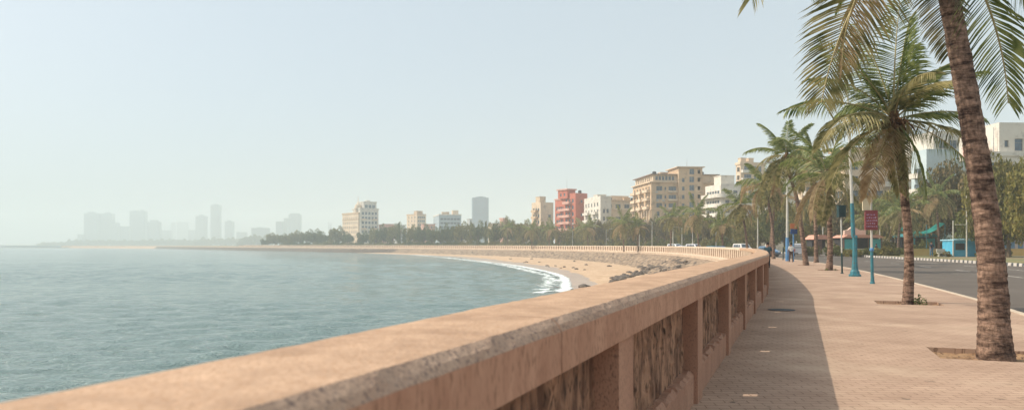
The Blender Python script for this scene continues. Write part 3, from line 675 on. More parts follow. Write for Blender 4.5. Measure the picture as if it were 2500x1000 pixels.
for i, (px, Y, wp, hp, k_) in enumerate([(1985,112,38,22,'shrub2'), (2035,112,44,24,'shrub1'), (2078,104,40,16,'shrub2'), (2118,104,42,17,'shrub1'), (2160,106,44,20,'shrub2'), (2190,106,30,18,'shrub1'), (2300,100,34,14,'shrub2'), (2398,92,30,12,'shrub1'), (2455,100,26,16,'shrub1'), (2240,122,70,32,'shrub1'), (2310,124,60,34,'shrub1'), (2420,120,60,36,'shrub1'), (2500,122,60,30,'shrub1'), (2150,126,60,34,'shrub2'), (1950,135,50,30,'shrub1')]):
    place = ['right of the minivan', 'below the umbrella kiosk', 'at the left end of the salmon kiosk', 'at the middle of the salmon kiosk', 'at the right end of the salmon kiosk', 'left of the second palm trunk', 'left of the cream bench', 'right of the blue kiosk', 'before the yellow wall', 'under the green net, left part', 'under the green net, right part', 'behind the blue kiosk', 'behind the yellow wall', 'right behind the salmon kiosk', 'behind the minivan'][i]
    tree(k_, 'verge_shrub', 'low leafy shrub '+place, 'shrub', PX(px, Y, -.03), hp/F*Y/.62, wp/F*Y*.7, i*1.3, 'shrubs across the road')
# small weed by second palm and grass tufts
def weed(x, y, h, label):
    r = thing('weed', label, 'weed', (x, y, -.075)); mb = MB(); mb.tube([(0,0,0), (.02,.01,h*.5), (-.01,0,h*.9)], [.012,.008,.003], 5); mb.build('stem', rachis_m, r)
    mb = MB(); rn = random.Random(int(x*10))
    for i in range(170):
        a = rn.uniform(0, 6.28); rr = rn.uniform(0, h*.6); p = Vector((rr*math.cos(a), rr*math.sin(a), rn.uniform(0, h*(1-.6*rr/h)))); s = h*.10
        u = Vector((rn.gauss(0,1), rn.gauss(0,1), rn.gauss(0,1))).normalized(); v = u.cross(Vector((rn.gauss(0,1), rn.gauss(0,1), 1))).normalized()
        mb.add([p-u*s, p-v*s*.5, p+u*s, p+v*s*.5], [(0,1,2,3)])
    mb.build('foliage', mat('weed_leaf', (.06,.12,.03), (.12,.18,.05), 8, trans=.2), r, fix=False)
weed(bx_+.24, by_-.12, .34, 'small green weed at the right foot of the second palm'); weed(cx-.25, cy-.2, .22, 'green tuft at the left foot of the third palm'); weed(cx+.35, cy-.1, .2, 'green tuft at the right foot of the third palm')
mb = MB(); sweep(mb, [(20.42,.06), (24.5,.05)], srange(-20, 420, 2)); struct(mb.build('verge_grass', mat('dry_grass', (.13,.14,.045), (.27,.20,.09), 1.5, rough=1, bump=1, bscale=12), fix=False))

# ------------------------------------------------------------------ buildings
WIN = {}
def window_mesh(w, h, style):
    key = (round(w, 1), round(h, 1), style)
    if key not in WIN:
        w, h = key[:2]; mb = MB(); mb.box(.0, w, .10, .14, 0, h, 0)
        fr = .07; n = max(1, int(round(w/1.1)))
        for x0, x1, z0, z1 in [(0,w,0,fr), (0,w,h-fr,h), (0,fr,fr,h-fr), (w-fr,w,fr,h-fr)]+[(w*i/n-.035, w*i/n+.035, fr, h-fr) for i in range(1, n)]+([(fr, w-fr, h*.66, h*.66+.05)] if h > 1.2 else []): mb.box(x0, x1, .03+.001*(z0 > fr), .099, z0, z1, 1)
        mb.box(-.08, w+.08, -.16, .02, -.12, -.002, 2)
        WIN[key] = mb.mesh('window', [glass(), mat('frame_paint', (.40,.38,.34), (.30,.28,.25), 2), mat('sill_stone', (.55,.50,.44), (.45,.40,.34), 2)])
    return WIN[key]
FACES = {'front': lambda x0,x1,y0,y1: (Vector((x0,y0,0)), Vector((1,0,0)), Vector((0,-1,0)), x1-x0), 'left': lambda x0,x1,y0,y1: (Vector((x0,y1,0)), Vector((0,-1,0)), Vector((-1,0,0)), y1-y0),
         'right': lambda x0,x1,y0,y1: (Vector((x1,y0,0)), Vector((0,1,0)), Vector((1,0,0)), y1-y0), 'back': lambda x0,x1,y0,y1: (Vector((x1,y1,0)), Vector((-1,0,0)), Vector((0,1,0)), x1-x0)}
BC = {}
def block(root, ext, z0, z1, wm, faces={}, parapet=.8, roof=None, eave=0, nm='wall'):
    x0, x1, y0, y1 = ext; mb = MB()
    for fn in ('front','left','right','back'):
        o, u, n, W = FACES[fn](*ext); rects = [r for r in faces.get(fn, []) if BC.get(root.name, 0) < 100]
        rects = [(max(.15, x), z, min(w, W-.3), h) for x, z, w, h in rects if x+w < W-.1 or w > W-.4]
        xs = sorted({0, round(W, 3)}|{round(v, 3) for r in rects for v in (r[0], r[0]+r[2])}); zs = sorted({z0, z1}|{round(v, 3) for r in rects for v in (r[1], r[1]+r[3]) if z0 < v < z1})
        P = lambda a, b, d=0: o+u*a-n*d+Vector((0,0,b))
        for i in range(len(xs)-1):
            for j in range(len(zs)-1):
                cx_, cz = (xs[i]+xs[i+1])/2, (zs[j]+zs[j+1])/2
                if any(r[0] < cx_ < r[0]+r[2] and r[1] < cz < r[1]+r[3] for r in rects): continue
                mb.quad(P(xs[i],zs[j]), P(xs[i+1],zs[j]), P(xs[i+1],zs[j+1]), P(xs[i],zs[j+1]))
        D = .32
        for x, z, w, h in rects:
            a, b, c, d = (x,z), (x+w,z), (x+w,z+h), (x,z+h)
            for p, q in ((a,b), (b,c), (c,d), (d,a)): mb.quad(P(*q), P(*p), P(*p, D), P(*q, D))
            if BC.get(root.name, 0) < 100:
                wo = link('window', window_mesh(w, h, 0), root); BC[root.name] = BC.get(root.name, 0)+1
                M = Matrix.Identity(4)
                for r_ in range(3): M[r_][0] = u[r_]; M[r_][1] = -n[r_]; M[r_][2] = (0,0,1)[r_]
                M.translation = P(x, z, .16); wo.matrix_local = M
    mb.quad(Vector((x0,y0,z1)), Vector((x1,y0,z1)), Vector((x1,y1,z1)), Vector((x0,y1,z1)))
    mb.build(nm, wm, root, fix=False)
    rm = roof or wm; rb = MB(); e = eave
    if eave: rb.box(x0-e, x1+e, y0-e, y1+e, z1+.003, z1+.28); zt = z1+.28
    else: zt = z1
    if parapet:
        for a, b, c, d in ((x0-e,x1+e,y0-e,y0-e+.2), (x0-e,x1+e,y1+e-.2,y1+e), (x0-e,x0-e+.2,y0-e+.2,y1+e-.2), (x1+e-.2,x1+e,y0-e+.2,y1+e-.2)): rb.box(a, b, c, d, zt+.003, zt+parapet)
    if rb.v: rb.build('roof', rm, root)
def grid(W, n, zs, w=1.4, h=1.5, x0=None, x1=None):
    x0 = .9 if x0 is None else x0; x1 = W-.9 if x1 is None else x1; out = []
    for z in zs:
        for i in range(n):
            cx_ = x0+(x1-x0)*(i+.5)/n; out.append((cx_-w/2, z, w, h))
    return out
def balcony(root, ext, face, x, z, w, m, d=1.3, h=.95, rail=False):
    o, u, n, W = FACES[face](*ext); mb = MB(); M = Matrix.Identity(4)
    for r_ in range(3): M[r_][0] = u[r_]; M[r_][1] = n[r_]; M[r_][2] = (0,0,1)[r_]
    M.translation = o+u*x+Vector((0,0,z)); mb.box(0, w, .003, d, -.16, 0, M=M)
    mb.box(0, w, d-.1, d, .002, h, M=M); mb.box(0, .1, .003, d-.102, .002, h, M=M); mb.box(w-.1, w, .003, d-.102, .002, h, M=M)
    mb.build('balcony', m, root)
def band(root, ext, z, m, d=.25, h=.3):
    x0, x1, y0, y1 = ext; mb = MB()
    mb.box(x0-d, x1+d, y0-d, y0-.003, z, z+h); mb.box(x0-d, x0-.003, y0+.0, y1, z, z+h); mb.build('cornice', m, root)
ac_m = mat('air_conditioner_casing', (.55,.54,.50), (.40,.38,.35), 4)
def units(root, ext, face, zs_, n, seed):
    rn = random.Random(seed); o, u, nn, W = FACES[face](*ext)
    for i in range(n):
        x, z = rn.uniform(.6, W-1.6), rn.choice(list(zs_))-rn.uniform(.75, .95); mb = MB(); M = Matrix.Identity(4)
        for r_ in range(3): M[r_][0] = u[r_]; M[r_][1] = nn[r_]; M[r_][2] = (0,0,1)[r_]
        M.translation = o+u*x+Vector((0,0,z)); mb.box(0, .9, .003, .4, 0, .6, M=M); mb.build('air_conditioner', ac_m, root)
def rooftop(root, x, y, z, w, d, h, m): mb = MB(); mb.box(x, x+w, y, y+d, z+.01, z+h); mb.box(x-.15, x+w+.15, y-.15, y+d+.15, z+h+.003, z+h+.2); mb.build('roof_room', m, root)
def mast(root, x, y, z, h): mb = MB(); mb.tube([(x,y,z), (x,y,z+h)], [.10,.04], 5); mb.build('mast', mat('mast_paint', (.35,.35,.35)), root)
tank_m = mat('tank_black', (.05,.05,.055))
def tank(root, x, y, z): mb = MB(); mb.lathe([(.8,0), (.82,1.1), (.7,1.35), (.25,1.5)], 12, c=(x,y,z+.01)); mb.build('water_tank', tank_m, root)
def corner(px0, pxc, px1, Y, th, label, cat='apartment block', name='apartment_block', group='seafront buildings'):
    C = PX(pxc, Y, 0); th = R(th); v = Vector((-math.sin(th), math.cos(th), 0)); u = Vector((math.cos(th), math.sin(th), 0))
    k0, k1 = (px0-1250)/F, (px1-1250)/F
    L2 = (k0*C.y-C.x)/(v.x-k0*v.y); L1 = (k1*C.y-C.x)/(u.x-k1*u.y)
    return thing(name, label, cat, (C.x, C.y, -.03), th, group), L1, L2
def rows(z0, z1, st_=3.2): return list(np.arange(z0, z1, st_))
tan1 = mat('tan_plaster', (.56,.39,.245), (.66,.48,.32), .25, bump=.2, col3=(.40,.28,.18), scale3=.5); tan2 = mat('cream_plaster', (.66,.50,.35), (.76,.61,.45), .3, bump=.2, col3=(.50,.38,.27), scale3=.6)
white1 = mat('white_plaster', (.66,.60,.51), (.74,.69,.61), .3, bump=.2, col3=(.52,.47,.41), scale3=.7); red1 = mat('red_plaster', (.50,.14,.09), (.56,.18,.12), .3, bump=.2, col3=(.42,.12,.08), scale3=.6); pink1 = mat('pale_red_plaster', (.62,.33,.26), (.70,.42,.34), .4)
brownroof = mat('brown_roof', (.20,.13,.10), (.28,.19,.14), .6); grey1 = mat('grey_plaster', (.42,.42,.42), (.50,.50,.49), .3); blue1 = mat('pale_blue_plaster', (.48,.58,.60), (.56,.64,.66), .3); pinkroof = mat('pink_roof', (.58,.28,.20), (.50,.24,.17), .5)
bluewall = mat('blue_grey_plaster', (.33,.40,.44), (.40,.46,.50), .3)

# tan apartment block
r, L1, L2 = corner(1545, 1590, 1757, 280, 6, 'large tan apartment block with brown roof line and a taller stair tower'); zs = [3.2,6.4,9.6,12.6,15.8,19.0,22.2]
mainx = 10.3; E = (0, mainx, 0, L2)
fr = [(2.0,z,2.3,1.7) for z in zs[4:]]+[(2.2,z,1.1,1.7) for z in zs[:4]]+[(5.2,z+.2,.7,1.2) for z in zs]+[(6.8,z,3.0,1.6) for z in zs]
block(r, E, 0, 25.6, tan1, {'front': fr, 'left': grid(L2, 6, zs[::1], 1.5, 1.7)}, 0); band(r, E, 25.3, tan2, .7, .35); band(r, E, 14.9, tan2, .3, .25)
E2 = (.8, mainx, .8, L2-1); block(r, E2, 25.66, 28.3, tan2, {'front': grid(mainx-.8, 6, [26.3], 1.0, 1.5), 'left': grid(L2-1.8, 9, [26.3], 1.2, 1.5)}, 0, brownroof, .9)
for z in zs[2:]: balcony(r, E, 'front', 6.4, z-.55, 3.7, tan2, .8, .55)
for z in zs[4:]:
    for q in (.6, L2*.36, L2*.70): balcony(r, E, 'left', q, z-.4, L2*.24, tan2, 1.4, .9)
for q in range(8): mb = MB(); yq = 1+q*(L2-2)/7; mb.box(-.55, -.004, yq-.3, yq+.3, 0, 14.8); mb.build('pilaster', tan2, r)
E3 = (mainx+.003, 19.6, -1.3, 12); block(r, E3, 0, 31.0, tan1, {'front': [(1.3,z,1.0,1.5) for z in zs+[25.4]]+[(4.2,z,1.9,2.1) for z in zs+[25.4,28.4]]+[(7.4,z+.2,1.1,1.5) for z in zs+[25.4,28.4]]}, 0, tan2, .8); mast(r, 15, 3, 31.2, 3.6)
E4 = (19.603, L1, .6, 13); block(r, E4, 0, 25.6, tan1, {'front': grid(L1-19.6, 2, zs, 2.2, 1.7)}, 0); band(r, E4, 25.3, tan2, .5, .3)
block(r, (19.7, L1-.2, 1.6, 12.5), 25.66, 28.4, tan2, {'front': grid(L1-20, 4, [26.2], .9, 1.4)}, 0, brownroof, .7)
units(r, E, 'front', zs, 8, 1); units(r, (0, mainx, 0, 20), 'front', zs[2:], 6, 2); tank(r, 3, 6, 28.6); tank(r, 22, 6, 28.7); rooftop(r, 6, 8, 28.6, 3, 3, 1.2, tan2)
# red apartment block
r, L1, L2 = corner(1350, 1405, 1434, 340, 33, 'red apartment block with pale balconies and a bare dark red side wall'); zs = rows(2.6, 22, 3.1)
a = L2*.52; E = (0, L1, 0, a); block(r, E, 0, 25.2, red1, {'front': [(L1*.45,z,1.0,1.2) for z in zs[::2]]+[(L1*.75,z,.8,.9) for z in zs[1::2]], 'left': grid(a, 3, zs, 1.5, 1.7)}, .3)
for z in zs[1:]: balcony(r, E, 'left', a*.10, z-.5, a*.55, pink1, 1.5, 1.0)
E = (1.2, L1, a+.003, L2); block(r, E, 0, 23.0, red1, {'left': grid(L2-a, 4, zs[:-1], 1.4, 1.6)}, .3, pink1, .3)
for z in zs[1:-1]: balcony(r, E, 'left', (L2-a)*.45, z-.5, (L2-a)*.48, pink1, 1.4, 1.0)
block(r, (-.9, L1*.55, a*.55, a*1.35), 23.3, 27.2, red1, {'left': grid(a*.8, 2, [24.4], 1.2, 1.4)}, .3, pink1, .5); mast(r, 2, a, 27.5, 5.0)
units(r, (0, L1, 0, a), 'left', zs, 7, 3); units(r, (0, L1, 0, a), 'front', zs, 4, 4); tank(r, L1*.7, 3, 25.6)
# white and cream building
r, L1, L2 = corner(1433, 1472, 1546, 320, 14, 'wide cream building with a white left end between the red and tan blocks'); zs = rows(2.2, 17, 3.3)
E = (0, L1, 0, L2); block(r, E, 0, 20.6, tan2, {'front': grid(L1, 3, zs[:-1]+[17.6], 2.4, 1.7)+[(.2,z,.7,1.4) for z in zs]}, .2, tan1, .5); band(r, E, 16.4, tan1, .3, .3)
E2 = (-1.6, 3.4, -1.2, L2-.5); block(r, E2, 0, 21.8, white1, {'left': grid(L2, 5, zs+[18.4], 1.3, 1.7), 'front': grid(5, 2, zs, 1.0, 1.7)}, .9)
for z in zs[1:]:
    balcony(r, E2, 'left', L2*.08, z-.4, L2*.34, white1, 1.5, 1.0); balcony(r, E2, 'left', L2*.55, z-.4, L2*.34, white1, 1.5, 1.0)
rooftop(r, 6, 5, 20.9, 8, 5, 2.2, tan2); rooftop(r, -1, 4, 21.9, 4, 5, 1.6, white1); tank(r, 4.5, 3, 20.9)
units(r, E, 'front', zs, 8, 5); rooftop(r, 11, 3, 20.9, 3, 4, 1.4, tan1); tank(r, 15, 3, 20.9)
# small cream block with rooftop box
r, L1, L2 = corner(1298, 1320, 1351, 372, 30, 'small cream block with a rooftop box, left neighbour of the red block'); zs = rows(2.6, 19, 3.2); E = (0, L1, 0, L2)
block(r, E, 0, 22.4, tan2, {'left': grid(L2, 3, zs, 1.5, 1.6), 'front': [(L1*.6,z,1.6,1.5) for z in zs[::2]]}, .7)
for z in zs[1:]: balcony(r, E, 'left', L2*.2, z-.4, L2*.5, tan1, 1.6, 1.0)
rooftop(r, L1*.1, 2, 22.5, 3.5, 4, 3.4, tan2)
# domed hotel
r, L1, L2 = corner(836, 877, 924, 600, 38, 'pale hotel with a small dome and spire beside its taller right wing', 'hotel', 'hotel'); r.scale.z = 600/520; zs = rows(3, 20, 3.3)
E = (0, 6, 1.5, L2); block(r, E, 0, 23.3, tan2, {'left': grid(L2-1.5, 8, zs, 1.2, 1.7)}, .8, tan1, .4); band(r, E, 19.4, tan1, .4, .4)
E = (1.0, L1, 0, 14); block(r, E, 0, 26.5, white1, {'front': grid(L1-1, 5, zs+[22.8], 2.0, 1.8)}, .6, white1, .5)
block(r, (4.5, L1-1.2, 1.2, 13), 26.8, 31.4, white1, {'front': grid(L1-5.7, 3, [27.6], 2.6, 2.2)}, .5, white1, .3)
for z in zs[1::2]: balcony(r, (1.0, L1, 0, 14), 'front', 1, z-.4, 4, tan2, 1.2, .9); balcony(r, (1.0, L1, 0, 14), 'front', L1-6.5, z-.4, 4, tan2, 1.2, .9)
mb = MB(); mb.lathe([(2.9,24), (2.9,27), (3.3,27.1), (3.3,27.4), (3.0,27.5), (2.7,29), (1.8,30.2), (.6,30.9), (.25,31.2), (.12,36)], 14, c=(2.2, 6.5, 0)); mb.build('dome', tan2, r, smooth=False); rooftop(r, L1*.5, 4, 31.8, 3, 3, 1.2, white1)
# others behind
r, L1, L2 = corner(993, 1018, 1040, 650, 40, 'square cream block with a pale rooftop box far behind the trees'); zs = rows(2, 28, 3.3)
block(r, (0, L1, 0, L2), 0, 28, tan2, {'front': grid(L1, 4, zs, 1.5, 1.6), 'left': grid(L2, 3, zs, 1.3, 1.6)}, .6, tan1, .2); rooftop(r, L1*.2, 3, 28.5, 6, 5, 3, tan1)
r, L1, L2 = corner(1058, 1072, 1126, 620, 12, 'blue-grey office block with ribbon windows and two roof boxes'); zs = rows(2, 25, 3.4)
block(r, (0, L1, 0, L2), 0, 26.5, bluewall, {'front': grid(L1, 6, zs, 2.4, 1.7), 'left': grid(L2, 3, zs, 2, 1.7)}, .6, white1, .3); rooftop(r, 3, 3, 27.2, 6, 5, 2, tan1); rooftop(r, L1-7, 3, 27.2, 5, 5, 3.4, tan2)
r, L1, L2 = corner(1220, 1228, 1237, 460, 30, 'narrow pinkish block standing alone right of the hazy tower'); zs = rows(2, 14, 3.2)
block(r, (0, L1, 0, L2), 0, 17.6, pink1, {'front': grid(L1, 1, zs, 1.2, 1.4), 'left': grid(L2, 1, zs, 1, 1.4)}, .5, pink1, .3)
for i, (p0, pc, p1, Y, ty, m_, lab) in enumerate([(925,940,962,600,545,pink1,'low pink-roofed house at the right foot of the domed hotel'), (962,972,990,640,548,grey1,'low grey house left of the square cream block'), (1028,1034,1062,560,545,pink1,'low house with a pink roof between two far blocks'),
        (1120,1132,1152,600,549,white1,'low pale house at the left foot of the hazy tower'), (1192,1200,1222,520,543,tan2,'low cream house at the right foot of the hazy tower'), (1238,1252,1300,480,545,tan2,'long low cream house left of the small cream block'), (1140,1146,1153,800,533,grey1,'slim grey annex left of the hazy tower')]):
    r, L1, L2 = corner(p0, pc, p1, Y, 25, lab, 'house', 'low_house'); H = ZH(ty, Y); L2 = min(L2, 30)
    block(r, (0, L1, 0, L2), 0, H-.6, m_, {'front': grid(L1, max(1, int(L1/4)), rows(1.5, H-2.5, 3.2), 1.4, 1.4), 'left': grid(L2, max(1, int(L2/5)), rows(1.5, H-2.5, 3.2), 1.4, 1.4)}, 0, pinkroof if m_ is pink1 else brownroof, .5)
# hazy glass tower
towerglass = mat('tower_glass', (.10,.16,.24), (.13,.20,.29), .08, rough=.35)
def tower(px0, px1, Y, ty, m, label, th=6, crown=(), fl=3.6, name='distant_tower', cat='tower', depth=None, group='towers in the haze'):
    r, L1, _ = corner(px0, px0+(px1-px0)*.08, px1, Y, th, label, cat, name, group); H = ZH(ty, Y)+.03; D = depth or min(L1, 26)
    mb = MB(); mb.box(0, L1, 0, D, 0, H); mb.build('shaft', m, r)
    fb = MB(); z = fl
    while z < H-1: fb.box(-.15, L1+.15, -.15, -.004, z, z+1.1); fb.box(-.15, -.004, 0, D, z, z+1.1); z += fl
    fb.build('floor_bands', m, r)
    for (a, b, h) in crown: cb = MB(); cb.box(L1*a, L1*b, D*.2, D*.8, H+.003, H+h); cb.build('roof_room', m, r)
    return r
tower(1150, 1193, 1250, 482, towerglass, 'slim blue tower fading into the haze above the tree line', 6, [(.2,.85,1.6), (.4,.65,2.4)], cat='tower')
sk = mat('haze_tinted_concrete', (.26,.32,.34), (.30,.36,.38), .05)  # part of the distance haze is put into this light bluish colour
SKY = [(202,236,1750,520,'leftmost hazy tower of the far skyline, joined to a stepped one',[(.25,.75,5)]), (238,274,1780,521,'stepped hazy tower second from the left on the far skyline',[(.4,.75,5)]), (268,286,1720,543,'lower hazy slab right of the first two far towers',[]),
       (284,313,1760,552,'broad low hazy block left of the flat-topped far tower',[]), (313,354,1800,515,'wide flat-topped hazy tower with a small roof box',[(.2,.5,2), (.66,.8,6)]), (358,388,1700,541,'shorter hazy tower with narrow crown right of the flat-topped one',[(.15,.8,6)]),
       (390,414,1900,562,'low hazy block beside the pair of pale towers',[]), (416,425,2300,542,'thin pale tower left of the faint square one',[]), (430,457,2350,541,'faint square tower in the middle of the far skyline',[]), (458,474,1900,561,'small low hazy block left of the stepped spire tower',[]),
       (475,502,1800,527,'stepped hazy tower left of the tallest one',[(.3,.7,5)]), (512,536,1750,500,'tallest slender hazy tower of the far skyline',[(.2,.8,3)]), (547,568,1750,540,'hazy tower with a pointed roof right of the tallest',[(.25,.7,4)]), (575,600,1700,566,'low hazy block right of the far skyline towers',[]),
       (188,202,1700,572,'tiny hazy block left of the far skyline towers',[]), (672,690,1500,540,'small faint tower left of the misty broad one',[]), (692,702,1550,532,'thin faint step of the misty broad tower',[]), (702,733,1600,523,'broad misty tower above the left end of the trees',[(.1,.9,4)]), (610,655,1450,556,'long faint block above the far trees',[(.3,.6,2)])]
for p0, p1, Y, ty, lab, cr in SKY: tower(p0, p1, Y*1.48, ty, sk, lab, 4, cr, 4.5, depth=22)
# distant tree belts on the far shore
for i, (p0, p1, Y, ty, lab) in enumerate([(90,190,1500,590,'thin low far wood at the left tip of the shore'), (150,330,1480,583,'far wood below the first hazy towers'), (320,480,1470,582,'far wood below the middle of the hazy skyline'), (470,600,1400,578,'far wood right of the tallest hazy tower'), (580,665,1120,570,'far wood at the right end of the hazy shore')]):
    rn = random.Random(i); mb = MB()
    for k in range(2600):
        px = rn.uniform(p0, p1); env = math.sin(min(1, (px-p0+4)/30)*math.pi/2)*math.sin(min(1, (p1-px+8)/20)*math.pi/2)
        Y_ = Y*1.45; h = (ZH(ty, Y_))*env*(.6+.5*abs(mn.noise(Vector((px*.11, i, 0)))+.3)); p = PX(px, Y_+rn.uniform(0, 60), h*rn.random()**.6); s = rn.uniform(1.2, 3.4)
        a = rn.uniform(0, 3.14); u = Vector((math.cos(a), math.sin(a), rn.uniform(-.4,.4)))*s; v = Vector((rn.uniform(-.3,.3), 0, 1))*s; mb.add([p-u-v*.6, p+u-v*.5, p+u*.7+v*.6, p-u*.6+v*.7], [(0,1,2,3)])
    o = mb.build('far_wood', leaf_a, fix=False); struct(o, 'stuff'); tag(o, lab, 'wood')
# curved white balconied building
r, L1, L2 = corner(1722, 1760, 1850, 230, 10, 'white building with long balcony bands, right of the tan block'); zs = rows(2.0, 17, 3.0); E = (0, L1, 0, L2)
block(r, E, 0, 20.3, white1, {'front': grid(L1, 4, zs+[17.0], 1.5, 1.6), 'left': grid(L2, 5, zs+[17.0], 1.5, 1.6)}, .3)
for z in zs[2:]+[17.0]:
    mb = MB(); d = 1.5; rr = 2.5; P_ = [(L1, -d)]+[(rr-rr*math.sin(a)-d, rr-rr*math.cos(a)-d) for a in np.linspace(0, math.pi/2, 8)]+[(-d, L2)]; Q_ = [(L1, -d+.14)]+[(rr-(rr-.14)*math.sin(a)-d, rr-(rr-.14)*math.cos(a)-d) for a in np.linspace(0, math.pi/2, 8)]+[(-d+.14, L2)]
    I_ = [(L1, -.005)]+[(-.005, -.005)]*8+[(-.005, L2)]
    for (p, q, i_), (p2, q2, i2) in zip(zip(P_, Q_, I_), zip(P_[1:], Q_[1:], I_[1:])):
        zz = z-.45; V3 = lambda a, b: Vector((a[0], a[1], b))
        for a, b, lo, hi in ((p, p2, zz-.18, zz+1.0), (q, q2, zz, zz+1.0)): mb.quad(V3(a,lo), V3(b,lo), V3(b,hi), V3(a,hi))
        mb.quad(V3(p,zz+1), V3(p2,zz+1), V3(q2,zz+1), V3(q,zz+1)); mb.quad(V3(i_,zz), V3(i2,zz), V3(q2,zz), V3(q,zz)); mb.quad(V3(i_,zz-.18), V3(i2,zz-.18), V3(p2,zz-.18), V3(p,zz-.18))
    mb.build('balcony', white1, r, fix=False)
rooftop(r, 1.5, 3, 20.4, 4.5, 5, 3.0, white1); tank(r, 8, 4, 20.4)
r, L1, L2 = corner(1797, 1808, 1868, 270, 14, 'taller pinkish block with dark blue windows behind the white balconies'); zs = rows(16.5, 31, 3.0)
block(r, (0, L1, 0, L2), 0, 31.0, tan2, {'front': grid(L1, 2, zs, 3.0, 2.0), 'left': grid(L2, 2, zs, 1.2, 1.6)}, .6, tan2, .3)
for z in zs: balcony(r, (0, L1, 0, L2), 'front', .2, z-.4, 3.5, white1, 1.2, .9)
rooftop(r, .8, 1, 31.8, 2, 2, 1.6, tan2); rooftop(r, 4, 1, 31.8, 2, 2, 1.6, tan2)
for args, H, m_ in (((1868,1882,1940,210,10,'stepped pale block behind the crown of the tallest slim palm'), 20.5, white1), ((1945,1958,2030,190,8,'tan block between the slim palms, mostly behind fronds'), 21.5, tan2)):
    r, L1, L2 = corner(*args); zs = rows(2.5, H-3, 3.1); E = (0, L1, 0, L2); block(r, E, 0, H, m_, {'front': grid(L1, 3, zs, 1.5, 1.6), 'left': grid(L2, 3, zs, 1.3, 1.5)}, .5, white1, .4)
    for z in zs[1:]: balcony(r, E, 'front', .3, z-.45, L1*.45, white1, 1.2, .9)
    units(r, E, 'front', zs, 5, 8); rooftop(r, L1*.4, 2, H+.8, 3, 3, 2.4, m_)
# right hand buildings
r, L1, L2 = corner(2030, 2062, 2232, 165, 6, 'cream building with balconies half hidden behind the palm crowns'); zs = rows(2.5, 21, 3.2); E = (0, L1, 0, L2)
block(r, E, 0, 22.6, tan2, {'front': grid(L1, 5, zs, 1.8, 1.7), 'left': grid(L2, 3, zs, 1.5, 1.6)}, .5, tan1, .5)
for z in zs[1:]: balcony(r, E, 'front', L1*.55, z-.5, L1*.4, white1, 1.3, .9)
r, L1, L2 = corner(2225, 2262, 2400, 150, 8, 'pale blue-white building with stepped roof seen between the near palm trunks'); zs = rows(3, 19, 3.2); E = (0, L1, 0, L2)
block(r, E, 0, 20.6, blue1, {'front': [(L1*.36,z,1.6,1.5) for z in (10.5, 13.8)]+[(L1*.7,z,1.5,1.5) for z in (4.5, 8, 17.5)], 'left': grid(L2, 2, zs, 1.4, 1.5)}, .5)
block(r, (L1*.25, L1*.97, 2, 12), 20.7, 24.6, white1, {'front': grid(L1*.7, 3, [21.6], 1.7, 1.7)}, .5)
for z in zs[1:]: balcony(r, E, 'left', 1, z-.4, L2*.6, white1, 1.4, .9)
r, L1, L2 = corner(2376, 2398, 2640, 132, 3, 'white building with two broad windows and a taller block at the right edge'); E = (0, L1, 0, L2)
block(r, E, 0, 17.5, white1, {'front': [(.7,14.6,2.1,1.8), (3.7,14.6,2.1,1.8)]+[(.7+3*i,z,1.8,1.7) for i in range(5) for z in (4.5,8,11.3)]}, .5, white1, .25)
block(r, (3.9, L1, 1.0, 12), 17.85, 23.2, white1, {'front': [(1.0,19.3,.8,1.2), (2.9,18.6,1.6,2.2)]}, .5); rooftop(r, .5, 3, 17.9, 2.6, 3, 1.6, pink1); mast(r, 3.2, 1.5, 17.9, 5)

# ------------------------------------------------------------------ street lamps, posts and signs
teal = mat('teal_paint', (.025,.155,.20), (.045,.21,.25), 3, rough=.5, spec=.4, col3=(.09,.13,.12), scale3=14); cream_p = mat('pale_pole_paint', (.50,.48,.42), (.60,.57,.50), 4, rough=.5); blue_p = mat('sky_blue_paint', (.08,.22,.42), (.13,.29,.50), 3, rough=.5); dkgreen = mat('dark_green_paint', (.012,.035,.038), (.025,.06,.06), 4, rough=.6)
lamp_glass = mat('lamp_glass', (.65,.65,.60), (.55,.55,.5), 3, rough=.3)
def lamp(px, Y, ytop, label, base_m=teal, arm=1, z=0, r=.075, lean=0, low=True, group='street lamps along the promenade', split=3.0):
    root = thing('street_lamp', label, 'street lamp', PX(px, Y, z), 0, group); H = ZH(ytop, Y)-z; lx = lean/F*Y
    q = lambda h: (lx*h/H, 0, h)
    if low:
        mb = MB(); mb.lathe([(.31,0), (.31,.09), (.25,.12), (.23,.24), (.17,.34), (.145,.55), (.125,.9), (.12,1.9), (.14,1.94), (.14,2.02), (.10,2.08)], 8); mb.build('base', base_m, root)
    mb = MB(); mb.tube([q(.02 if not low else 2.0), q(split)], [r*1.35, r*1.2], 10); mb.build('lower_pole', base_m, root)
    mb = MB(); mb.tube([q(split), q(H)], [r*1.05, r*.6], 8); mb.build('pole', cream_p, root)
    if arm:
        mb = MB(); mb.tube([q(H-.25), (lx+arm*.5, 0, H+.12), (lx+arm*1.5, 0, H+.25)], [.04,.035,.03], 6); mb.build('arm', cream_p, root)
        mb = MB(); mb.prism([(lx+arm*1.35, H+.20), (lx+arm*2.1, H+.24), (lx+arm*2.05, H+.36), (lx+arm*1.4, H+.34)], -.14, .14); hd = mb.build('lamp_head', cream_p, root)
        mb = MB(); mb.box(min(arm*1.5, arm*2.0), max(arm*1.5, arm*2.0), -.11, .11, H+.155, H+.205); g_ = mb.build('lens', lamp_glass, hd); g_.location.x = lx
    return root
lamp(2087, 37.4, 188, 'tall street lamp with flared teal base between third and second palms', arm=0, lean=-19, split=3.7)
lamp(1922, 72, 402, 'tall pale lamp post with a sky-blue foot left of the tallest slim palm', blue_p, arm=-1, low=False, split=2.3, r=.13)
